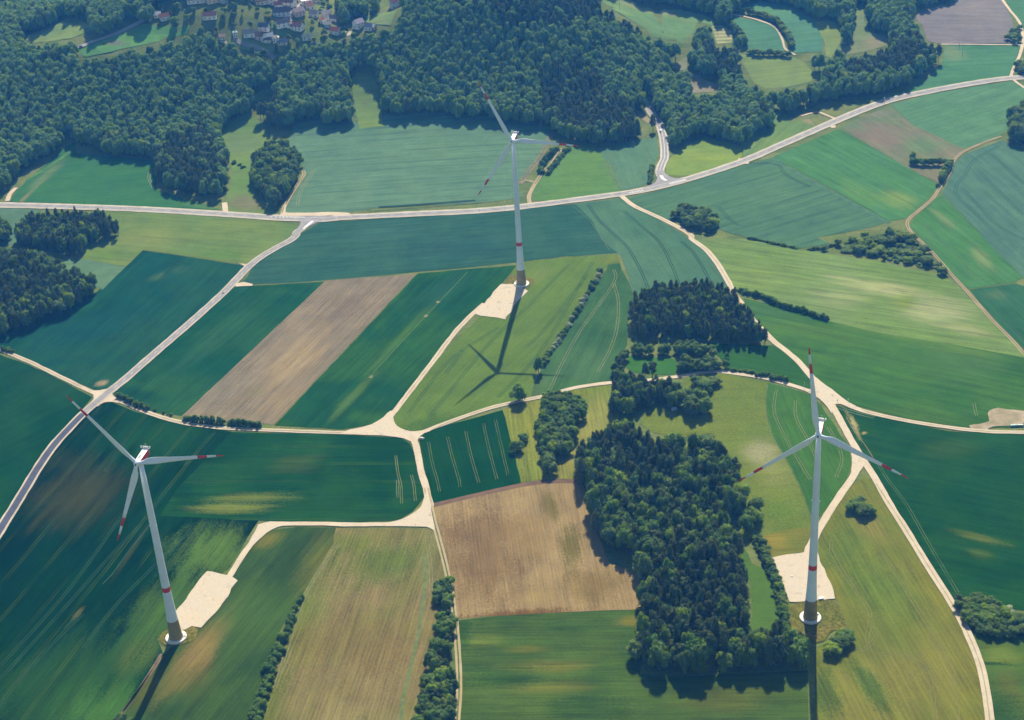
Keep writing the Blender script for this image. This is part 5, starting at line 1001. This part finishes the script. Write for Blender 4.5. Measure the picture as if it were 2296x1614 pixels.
def turbine(px, az, yaw, label, doorang):
    bxy = P('D %g,%g' % px[0])[0]
    X, Y = bxy; Z = T(X, Y)
    # choose the hub height so that the hub stands where it is seen
    tilt = R(5); yw = R(yaw)
    n = Vector((math.sin(yw), -math.cos(yw), 0))
    best = None
    for hh in np.arange(132, 150, .1):
        c = Vector((X, Y, Z + hh + 1.5)) + n * 5 * math.cos(tilt) + Vector((0, 0, 5 * math.sin(tilt)))
        d = c - Vector((0, 0, CAMH)); zz = d.dot(FWD); py = CYP - FPX * d.dot(UP) / zz
        if best is None or abs(py - px[1][1]) < best[0]: best = (abs(py - px[1][1]), hh)
    H = float(best[1]); k = H / 141.0
    root = empty('wind_turbine', (X, Y, Z), yw); tag(root, label, 'wind turbine', 'wind turbines standing over the fields')
    gz = .55
    lathe('foundation', [(6.95, -.5), (6.95, gz + .75), (6.8, gz + .9), (0.01, gz + .92)], CON, root, 56, smooth=False, cap=False)
    prof = [(r, z * k + (gz + .9 if z == 0 else 0)) for z, r in TW]
    i16 = [i for i, (z, r) in enumerate(TW) if z == 16][0]; i40 = [i for i, (z, r) in enumerate(TW) if z == 40][0]
    tower = lathe('tower', prof[i16:], [W_T, RED], root, 48, [1 if j == i40 - i16 else 0 for j in range(len(prof) - i16 - 1)])
    tag(lathe('tower_base', prof[:i16 + 1], BRN, root, 48, cap=False), 'brown lowest section of the tower')
    # door with steps on the tower base
    da = R(doorang); dx, dy = math.cos(da), math.sin(da)
    dr = bx('door', (dx * 4.62, dy * 4.62, gz + 2.9), (.5, 1.1, 2.4), plain('door_white', (.8, .8, .78), .5), root, da, .05)
    V, F = [], []
    for j in range(5): box(V, F, (dx * (6.5 - j * .3), dy * (6.5 - j * .3), gz + 1.0 + j * .17), (.34, 1.3, .18), da)
    link('steps', V, F, STEEL, parent=root)
    # mid tower warning lamps
    for sg in (-1, 1):
        lz = 92 * k; rr = interp(TW, 92) + .18
        lm = lathe('warning_lamp', [(.01, -.35), (.28, -.3), (.3, .1), (.22, .4), (.01, .45)], W_T, root, 12, cap=False, M=Matrix.Translation((sg * rr, -.2, lz)))
    for zz in (30, 62, 100, 122): lathe('flange', [(interp(TW, zz) + .012, zz * k - .1), (interp(TW, zz) + .05, zz * k), (interp(TW, zz) + .012, zz * k + .1)], W_T, tower, 48, cap=False)
    # nacelle
    def nac(y0, y1, w0, w1, z0, z1, zr1):
        V = [(-w0, y0, z0), (w0, y0, z0), (w0, y0, z1), (-w0, y0, z1), (-w1, y1, z0 + .5), (w1, y1, z0 + .5), (w1, y1, zr1), (-w1, y1, zr1)]
        F = [(0, 1, 2, 3), (7, 6, 5, 4), (0, 4, 5, 1), (1, 5, 6, 2), (2, 6, 7, 3), (3, 7, 4, 0)]; return V, F
    z0, z1 = H - 1.6, H + 3.1
    V, F = nac(-2.6, 10.8, 1.75, 1.9, z0, z1, z1 + .1)
    nc = link('nacelle', V, F, W_N, parent=root); m = nc.modifiers.new('edge', 'BEVEL'); m.width = .35; m.segments = 3
    for sg in (-1, 1):
        ys0, ys1 = -2.0, 10.2
        V = [(sg * 1.80, ys0, z0 + .35), (sg * 1.92, ys1, z0 + .85), (sg * 1.92, ys1, z1 - .3), (sg * 1.80, ys0, z1 - .35)]
        V += [(v[0] + sg * .05, v[1], v[2]) for v in V]
        F = [(4, 5, 6, 7), (0, 1, 5, 4), (1, 2, 6, 5), (2, 3, 7, 6), (3, 0, 4, 7)]
        tag(link('side_panel', V, F, RED, parent=nc), 'red panel covering the nacelle side')
    bx('roof_hatch', (-.2, .8, z1 + .10), (1.5, 3.4, .10), GRY, nc, 0, .03)
    bx('roof_hatch', (0, 8.4, z1 + .17), (2.2, 1.1, .12), GRY, nc, 0, .03)
    bx('cooler', (0, 10.2, z1 + .85), (3.6, .5, 1.5), W_N, nc, 0, .1)
    for sg in (-1, 1):
        V, F = [], []; box(V, F, (sg * 2.35, 10.2, z1 + .5), (1.3, .12, .12)); box(V, F, (sg * 2.85, 10.2, z1 + .9), (.5, .5, 1.5)); link('beacon_bracket', V, F, W_N, parent=nc)
    V, F = [], []; box(V, F, (.2, 10.3, z1 + 2.5), (.1, .1, 2.2)); box(V, F, (.2, 10.3, z1 + 3.2), (.9, .08, .08)); link('wind_sensor', V, F, STEEL, parent=nc)
    # hub
    a = Vector((0, -math.cos(tilt), math.sin(tilt))); hubc = Vector((0, 0, H + 1.5)) + a * 5.0
    up_ = Vector((0, 0, 1)); q_ = up_.rotation_difference(a).to_matrix().to_4x4(); Mh = Matrix.Translation(hubc) @ q_
    hub = lathe('hub', [(1.75, -2.5), (1.9, -1.6), (1.95, -.3), (1.8, .7), (1.4, 1.5), (.85, 1.95), (.62, 2.02)], W_B, root, 32, cap=True, M=Mh)
    lathe('nose_opening', [(.62, 2.0), (.60, 2.09), (.01, 2.09)], DRK, hub, 24, cap=False, M=Mh)
    for j in range(3):
        th = R(az + 120 * j + 60); sdir = Vector((1, 0, 0)) * math.sin(th) + Vector((0, math.sin(tilt), math.cos(tilt))) * math.cos(th)
        c = hubc + sdir * 1.72 + a * .55; bx('inspection_cover', tuple(c), (.45, .3, .45), GRY, hub, 0, .05)
        blade(root, hubc, R(az + 120 * j), tilt, W_B, RED)
    return (X, Y)
turbine(((395, 1430.5), (308.3, 1038.7)), -40.0, -12.5, 'white wind turbine at the lower left with a red sided nacelle', 12)
turbine(((1169, 638), (1149.7, 316)), -27.2, -12.5, 'farthest wind turbine standing above the middle with its shadow on the grass', 200)
turbine(((1816, 1386), (1838, 975.3)), -7.7, -17.0, 'white wind turbine at the right beside the long dark wood', 38)
# ------------------------------------------------------------------ houses
RC = {'dark red': (.16, .05, .05), 'blue grey': (.16, .19, .24), 'brick red': (.24, .10, .08), 'brown': (.17, .11, .09), 'pale tan': (.5, .4, .3), 'rust red': (.24, .11, .07), 'white': (.75, .75, .74), 'slate grey': (.16, .18, .2), 'dark brown': (.12, .07, .06), 'pale teal': (.4, .58, .55), 'pale orange': (.6, .36, .25),
      'red': (.32, .1, .07), 'dark slate': (.055, .065, .085), 'salmon pink': (.66, .38, .31), 'red brown': (.22, .1, .08), 'grey pink': (.32, .25, .25), 'orange brown': (.38, .2, .13), 'grey': (.22, .23, .25), 'light grey': (.38, .38, .4), 'dark grey': (.1, .1, .12), 'pale stone': (.5, .46, .4), 'orange': (.55, .26, .12), 'cream': (.62, .56, .42),
      'lilac grey': (.34, .31, .38), 'maroon': (.13, .05, .06), 'silver white': (.6, .62, .64), 'slate blue': (.12, .15, .2), 'dark plum': (.11, .07, .09), 'grey green': (.25, .3, .26), 'brownish red': (.25, .12, .11), 'pale pink': (.5, .38, .36), 'navy slate': (.06, .08, .13), 'plum red': (.2, .07, .08)}
WALLS = [plain('render_white', (.76, .75, .71), .85), plain('render_cream', (.66, .58, .44), .85), plain('render_blue', (.5, .58, .66), .85), plain('render_pink', (.62, .48, .42), .85)]
M_DOOR = plain('door_brown', (.14, .08, .05), .6); CHIM = plain('chimney_brick', (.3, .16, .12), .9)
def near_words(i):
    # what singles a house out: its neighbour
    x, y = HP[i]; best = min((j for j in range(len(HP)) if j != i), key=lambda j: math.hypot(HP[j][0] - x, HP[j][1] - y))
    bx_, by_ = HP[best]
    dx, dy = bx_ - x, by_ - y
    side = ('right of' if dx < 0 else 'left of') if abs(dx) > abs(dy) else ('behind' if dy < 0 else 'in front of')
    return side, HOUSES[best]
def house(i, spec):
    tl, px, py, w, d, rot, kind, rc, wh = spec
    X, Y = HP[i]; w = w * .94; d = d * .94; wh = wh * 1.1
    root = empty('house' if kind != 'flat' else 'flat_roofed_house', (X, Y, T(X, Y)), rot)
    wallm = WALLS[0] if i % 4 else WALLS[1 + (i // 4) % 3]; rm = plain('roof_' + rc.replace(' ', '_'), RC[rc], .8, .2, .15, .8)
    sd, nb = near_words(i)
    size = 'long' if w > 17 else ('large' if w * d > 120 else ('small' if w * d < 60 else 'mid sized'))
    lab = '%s village %s with %s %s, %s the %s roofed one' % (size, 'building' if w > 14 else 'house', rc, 'flat roof' if kind == 'flat' else ('hipped roof' if kind == 'hip' else 'roof'), sd, nb[7])
    n_ = LABS.get(lab, 0); LABS[lab] = n_ + 1
    if n_: lab = lab.replace('village', 'shorter village')
    tag(root, lab, 'house', 'houses of the village')
    rh = min(w, d) * .42 if kind != 'flat' else 0
    if kind == 'gable':
        V = [(-w / 2, -d / 2, -1), (w / 2, -d / 2, -1), (w / 2, d / 2, -1), (-w / 2, d / 2, -1), (-w / 2, -d / 2, wh), (w / 2, -d / 2, wh), (w / 2, d / 2, wh), (-w / 2, d / 2, wh), (-w / 2, 0, wh + rh - .1), (w / 2, 0, wh + rh - .1)]
        F = [(0, 1, 5, 4), (2, 3, 7, 6), (1, 2, 6, 9, 5), (3, 0, 4, 8, 7)]
        link('wall', V, F, wallm, parent=root)
        ov = .5; t = .25; sl = rh / (d / 2); V = []; F = []
        for sg in (-1, 1):
            o = len(V); e = (d / 2 + ov) * sg
            for zz in (0, t): V += [(-w / 2 - ov, e, wh - ov * sl + zz), (w / 2 + ov, e, wh - ov * sl + zz), (w / 2 + ov, 0, wh + rh + zz), (-w / 2 - ov, 0, wh + rh + zz)]
            F += [(o, o + 1, o + 2, o + 3), (o + 4, o + 5, o + 6, o + 7), (o, o + 1, o + 5, o + 4), (o + 1, o + 2, o + 6, o + 5), (o, o + 4, o + 7, o + 3)]
        roof = link('roof', V, F, rm, parent=root)
    elif kind == 'hip':
        V = [(-w / 2, -d / 2, -1), (w / 2, -d / 2, -1), (w / 2, d / 2, -1), (-w / 2, d / 2, -1), (-w / 2, -d / 2, wh), (w / 2, -d / 2, wh), (w / 2, d / 2, wh), (-w / 2, d / 2, wh)]
        link('wall', V, [(0, 1, 5, 4), (1, 2, 6, 5), (2, 3, 7, 6), (3, 0, 4, 7)], wallm, parent=root)
        e = .5; r = max(.2, (w - d) / 2)
        V = [(-w / 2 - e, -d / 2 - e, wh), (w / 2 + e, -d / 2 - e, wh), (w / 2 + e, d / 2 + e, wh), (-w / 2 - e, d / 2 + e, wh), (-r, 0, wh + rh), (r, 0, wh + rh)]
        roof = link('roof', V, [(0, 1, 5, 4), (1, 2, 5), (2, 3, 4, 5), (3, 0, 4), (3, 2, 1, 0)], rm, parent=root)
    else:
        V, F = [], []; box(V, F, (0, 0, wh / 2 - .5), (w, d, wh + 1)); link('wall', V, F, wallm, parent=root)
        roof = bx('roof', (0, 0, wh + .2), (w + .8, d + .8, .4), rm, root, 0, .05)
    bx('chimney', (w * .2, d * .12, wh + rh * .9 + .4), (.7, .7, 2.0), CHIM, roof)
    nw = max(2, int(w / 4.5))
    for j in range(nw):
        x = -w / 2 + w * (j + .5) / nw
        if j == nw // 2: bx('door', (x, -d / 2 - .02, 1.1), (1.1, .12, 2.2), M_DOOR, root)
        else: bx('window', (x, -d / 2 - .02, 1.7), (1.3, .1, 1.3), GLASS, root)
        if wh > 4.5: bx('window', (x, -d / 2 - .02, wh - 1.2), (1.3, .1, 1.2), GLASS, root)
    bx('window', (w / 2 + .02, 0, 1.8), (.1, 1.3, 1.3), GLASS, root); bx('window', (-w / 2 - .02, 0, 1.8), (.1, 1.3, 1.3), GLASS, root)
LABS = {}
for i, h in enumerate(HOUSES): house(i, h)
# ------------------------------------------------------------------ vehicles
def car(s, ang, paint_c, label, van=False, name='car'):
    x, y = P(s)[0]; a, b = P(ang); rz = math.atan2(b[1] - a[1], b[0] - a[0])
    root = empty(name, (x, y, T(x, y) + .72), rz); tag(root, label, 'van' if van else 'car')
    m = plain('car_paint_%s' % label.split()[0], paint_c, .3, .5, .03)
    L, W_, hh = (5.4, 2.0, 2.3) if van else (4.4, 1.8, 1.45)
    sd = [(-L / 2, .35), (L / 2, .35), (L / 2, .8), (L / 2 - .15, .95), (L * .27, 1.02 if not van else 1.3), (L * .1, hh), (-L * (.47 if van else .3), hh), (-L / 2 + .05, 1.05), (-L / 2, .9)]
    V = [(p, -W_ / 2, q) for p, q in sd] + [(p, W_ / 2, q) for p, q in sd]; n = len(sd)
    F = [tuple(range(n))[::-1], tuple(range(n, 2 * n))] + [(k, (k + 1) % n, n + (k + 1) % n, n + k) for k in range(n)]
    bd = link('body', V, F, m, parent=root); md = bd.modifiers.new('edge', 'BEVEL'); md.width = .1; md.segments = 2
    bx('windscreen', (L * .19, 0, hh * .82), (.5, W_ * .86, .06), GLASS, root, 0, 0, 0); bx('rear_window', (-L * .42, 0, hh * .78), (.08, W_ * .8, .4), GLASS, root)
    for sg in (-1, 1): bx('side_window', (-L * .08, sg * (W_ / 2 + .01), hh * .8), (L * .34, .05, .36), GLASS, root)
    for px in (-L * .31, L * .31):
        for sg in (-1, 1):
            w = lathe('wheel', [(.01, -.12), (.3, -.12), (.34, -.06), (.34, .06), (.3, .12), (.01, .12)], DRK, root, 16, cap=False, M=Matrix.Translation((px, sg * (W_ / 2 - .1), .34)) @ Matrix.Rotation(R(90), 4, 'X'))
            lathe('rim', [(.01, .13), (.2, .13), (.21, .1)], STEEL, w, 12, cap=False, M=Matrix.Translation((px, sg * (W_ / 2 - .1), .34)) @ Matrix.Rotation(R(90 * sg), 4, 'X'))
    for sg in (-1, 1): bx('headlight', (L / 2 - .03, sg * W_ * .36, .72), (.1, .3, .16), W_N, root)
car('K 333,598', 'K 333,640 333,560', (.8, .8, .8), 'white van driving on the branch road out of the wood', True, 'delivery_van')
car('K 246,372', 'K 246,372 270,420', (.04, .045, .05), 'dark car driving down the branch road inside the wood')
car('K 163,212', 'K 180,290 140,200', (.75, .76, .78), 'pale car farthest up the branch road among trees')
car('A1 618,288', 'A1 540,320 700,260', (.7, .68, .62), 'cream car on the pale valley road nearer the village')
car('A1 543,318', 'A1 540,320 700,260', (.07, .08, .09), 'black car on the pale valley road nearer the forest')
car('V2 1465,520', 'V2 1465,520 1465,480', (.85, .85, .85), 'white van parked on the pale village yard', True, 'delivery_van')
# ------------------------------------------------------------------ posts, signs, poles
def post(s, h, label, panel=None, pc=None, name='road_sign', cat='sign', group=None, w=.12, cross=False):
    x, y = P(s)[0]; root = empty(name, (x, y, T(x, y) + .3), 0); tag(root, label, cat, group)
    lathe('pole', [(w, -.8), (w * .9, h * .5), (w * .75, h)], STEEL if not cross else plain('pole_wood', (.2, .16, .12), .9), root, 8)
    if panel: bx('panel', (0, -.12, h - panel[1] / 2), (panel[0], .05, panel[1]), plain('sign_' + pc[0], pc[1], .5), root)
    if cross:
        ca = bx('crossarm', (0, 0, h - .9), (2.6, .16, .16), plain('pole_wood', (.2, .16, .12), .9), root)
        for q in (-1.1, 0, 1.1): lathe('insulator', [(.1, 0), (.16, .1), (.1, .3)], W_N, ca, 8, M=Matrix.Translation((q, 0, h - .8)))
WH = ('white', (.8, .8, .8)); BL_ = ('blue', (.1, .25, .5)); YL = ('yellow', (.7, .55, .08)); BK = ('backside', (.3, .31, .32))
post('A3 1880,382', 15, 'tall power pole on the far green field', name='utility_pole', cat='utility pole', w=.22, cross=True)
post('A3 1860,330', 7, 'shorter wooden pole beside the thin far track', name='utility_pole', cat='utility pole', w=.2, cross=True)
post('A3 237,192', 18, 'tall power pole rising from the far tree row', name='utility_pole', cat='utility pole', w=.22, cross=True)
post('A2 1870,62', 9, 'power pole on the light slope at the top edge', name='utility_pole', cat='utility pole', w=.2, cross=True)
post('A2 1103,1395', 6.5, 'tall sign post on the verge behind the central tower', (1.0, 1.4), WH)
post('A2 930,1438', 4.5, 'sign post at the lower verge of the main road', (.8, .8), BK)
post('A2 183,1450', 3.5, 'direction sign just right of the western junction', (1.8, 1.0), YL)
post('A2 75,1446', 2.6, 'small sign above the western junction', (.8, .8), BK)
post('J 1045,630', 3.2, 'keep right sign on the western traffic island', (.7, .7), BL_)
post('J 1990,410', 3.0, 'thin sign post right of the western junction', (.7, .7), BK)
post('J 1450,500', 2.6, 'sign post on the inner corner of the western junction', (.7, .7), BK)
post('J 270,400', 3.0, 'sign post left of the hatch bars', (.7, .7), BK)
post('J 650,850', 3.0, 'sign post where the farm road leaves the junction', (.7, .9), BK)
post('A1 575,1392', 5, 'dark sign post on the main road at the left', (1.0, 1.0), ('dark', (.05, .06, .06)))
post('A1 1708,1445', 3, 'sign post before the glade on the main road', (.7, .7), WH)
post('K 350,1335', 3, 'keep right sign on the branch road island', (.7, .7), BL_)
post('K 408,1385', 2.6, 'second sign on the branch road island', (.7, .7), BK)
post('K 435,985', 3, 'sign post on the right edge of the branch road', (.8, .8), BK)
post('A2 1870,1318', 3.5, 'sign post where the long gravel track begins', (.8, .9), BK)
post('A3 1355,692', 6.5, 'tall pale sign by the far main road', (1.2, 1.6), WH)
for k_, s in enumerate(['A3 1643,622', 'A3 1722,600', 'A3 1805,585', 'A3 1720,650'][:3]):
    post(s, 3.2, ['first post of three on the far main road bend', 'middle post of three on the far main road bend', 'last post of three on the far main road bend'][k_], (.6, .6), BK)
post('A3 535,1075', 3, 'white sign below the main road in the pale crop', (1.0, .8), WH)
post('A3 870,885', 3, 'sign near the middle of the far road', (.8, .8), BK)
post('B1 602,1026', 2.2, 'marker post at the crossroads on the track from the left', (.5, .5), BK, 'marker_post', 'post')
post('B1 767,1092', 2.2, 'marker post at the crossroads on the middle track', (.5, .5), BK, 'marker_post', 'post')
post('B1 1685,200', 2.6, 'sign at the bend of the farm road beside wheat', (.7, .7), BK)
post('B1 1412,452', 2.2, 'marker post halfway down the farm road', (.4, .5), BK, 'marker_post', 'post')
post('C2 500,318', 2.4, 'marker post under the gravel spur', (.5, .6), BK, 'marker_post', 'post')
post('B3 1042,1098', 3.2, 'post at the left of the broad gravel junction', (.7, .9), ('brown', (.2, .13, .08)), 'marker_post', 'post')
post('B3 1113,1088', 2.8, 'post at the right of the broad gravel junction', (.6, .8), WH, 'marker_post', 'post')
post('B3 818,1000', 6, 'thin mast beside the curving track before the junction', None, None, 'marker_post', 'post', w=.16)
post('B3 850,1036', 2.8, 'short post between thin mast and gravel junction', (.6, .8), ('brown', (.2, .13, .08)), 'marker_post', 'post')
one_x = P('B1 1505,372')[0]
post('B1 1503,378', 3.5, 'dark sign half way along the farm road', (1.2, 1.2), ('green', (.08, .14, .05)))
# white boxes, containers, stones
def crate(s, size, mat, label, name, cat, rz=.1, lid=None, zo=.35):
    x, y = P(s)[0]; root = empty(name, (x, y, T(x, y) + zo), rz); tag(root, label, cat)
    bx('body', (0, 0, size[2] / 2), size, mat, root, 0, .06); bx('lid', (0, 0, size[2] + .06), (size[0] + .12, size[1] + .12, .12), lid or mat, root, 0, .03); bx('door', (size[0] * .2, -size[1] / 2 - .03, size[2] * .45), (size[0] * .3, .05, size[2] * .7), GRY, root)
crate('C3 932,803', (3.2, 1.3, .8), W_N, 'low white transformer box on the eastern crane pad', 'transformer_box', 'box', zo=.6)
crate('B2 2237,1145', (4.2, 2.0, 1.9), plain('caravan_grey', (.55, .6, .7), .5), 'small grey white trailer in the shade of the grove', 'parked_trailer', 'trailer')
crate('B2 2200,1118', (3.2, 2.6, 1.8), plain('shed_blue', (.16, .26, .34), .6), 'bluish shed in the shade left of the trailer', 'garden_shed', 'shed', .4)
for k_, (a, c_) in enumerate([(2213, (.34, .56, .48)), (2230, (.42, .6, .53)), (2247, (.3, .5, .44)), (2264, (.66, .62, .52)), (2281, (.7, .68, .6))]):
    crate('B3 %g,%d' % (a, 1255 - k_), (2.0, 1.3, 1.2), plain('crate_%d' % k_, c_, .6, .3, .12, 1.5), ['palest green stack at the left end of the box row', 'second green crate stack of the box row', 'darker green crate stack in the middle of the box row', 'beige crate stack next to the green ones', 'cream crate stack at the right end of the box row'][k_], 'crate_stack', 'crate stack', .05)
def stone(s, r, label, c=(.7, .66, .56)):
    x, y = P(s)[0]; V, F = ico(r, 2, (0, 0, r * .3), (1.2, .9, .6), .5, 1.7, r * 9)
    o = link('stone', V, F, plain('limestone', c, .9), smooth=False, loc=(x, y, T(x, y) + .2)); tag(o, label, 'stone')
stone('B2 540,1338', 1.7, 'white boulder beside the middle gravel junction'); 
stone('C3 736,652', .9, 'white stone on the eastern crane pad')
# ------------------------------------------------------------------ haze, light, camera
V, F = [], []; box(V, F, (0, 0, (CAMH + 14 - 34) / 2), (18600, 18600, CAMH + 14 + 34))
hz = bpy.data.materials.new('haze'); hz.use_nodes = True; nt = hz.node_tree; nt.nodes.clear()
vo = nt.nodes.new('ShaderNodeVolumePrincipled'); vo.inputs['Color'].default_value = HAZE_COL; vo.inputs['Density'].default_value = HAZE_D; vo.inputs['Absorption Color'].default_value = (1, 1, 1, 1); vo.inputs['Anisotropy'].default_value = .2
oo = nt.nodes.new('ShaderNodeOutputMaterial'); nt.links.new(vo.outputs[0], oo.inputs['Volume'])
if HAZE_D > 0: tag(link('haze', V, F, hz), 'thin blue summer haze filling the air', 'haze', None, 'stuff')
w = bpy.data.worlds.new('World'); scene.world = w; w.use_nodes = True; wn = w.node_tree
sk = wn.nodes.new('ShaderNodeTexSky'); sk.sky_type = 'NISHITA'; sk.sun_disc = False; sk.sun_elevation = R(42.8); sk.sun_rotation = R(9.5); sk.altitude = 600
bg = wn.nodes['Background']; bg.inputs[1].default_value = SKY_S; wn.links.new(sk.outputs[0], bg.inputs[0])
sl = bpy.data.lights.new('sun', 'SUN'); sl.energy = SUN_S; sl.angle = R(.53); sl.color = (1.0, .95, .87)
so = bpy.data.objects.new('sun', sl); col.objects.link(so)
sd = Vector((math.sin(R(9.5)) * math.cos(R(42.8)), math.cos(R(9.5)) * math.cos(R(42.8)), math.sin(R(42.8))))
so.rotation_euler = sd.to_track_quat('Z', 'Y').to_euler(); so.location = (0, 0, 900)
cd = bpy.data.cameras.new('camera'); cd.sensor_width = 36; cd.lens = FPX / 2295 * 36; cd.clip_start = 1; cd.clip_end = 30000
co = bpy.data.objects.new('camera', cd); col.objects.link(co)
M = Matrix((RT, UP, -FWD)).transposed().to_4x4(); M.translation = (0, 0, CAMH); co.matrix_world = M
scene.camera = co
scene.render.engine = 'CYCLES'
cy = scene.cycles; cy.max_bounces = 5; cy.diffuse_bounces = 2; cy.glossy_bounces = 2; cy.transmission_bounces = 2; cy.volume_bounces = 0; cy.transparent_max_bounces = 4
cy.use_denoising = True; cy.sample_clamp_indirect = 4
vs = scene.view_settings; vs.view_transform = 'Standard'; vs.look = 'None'; vs.exposure = EXPO; vs.gamma = 1
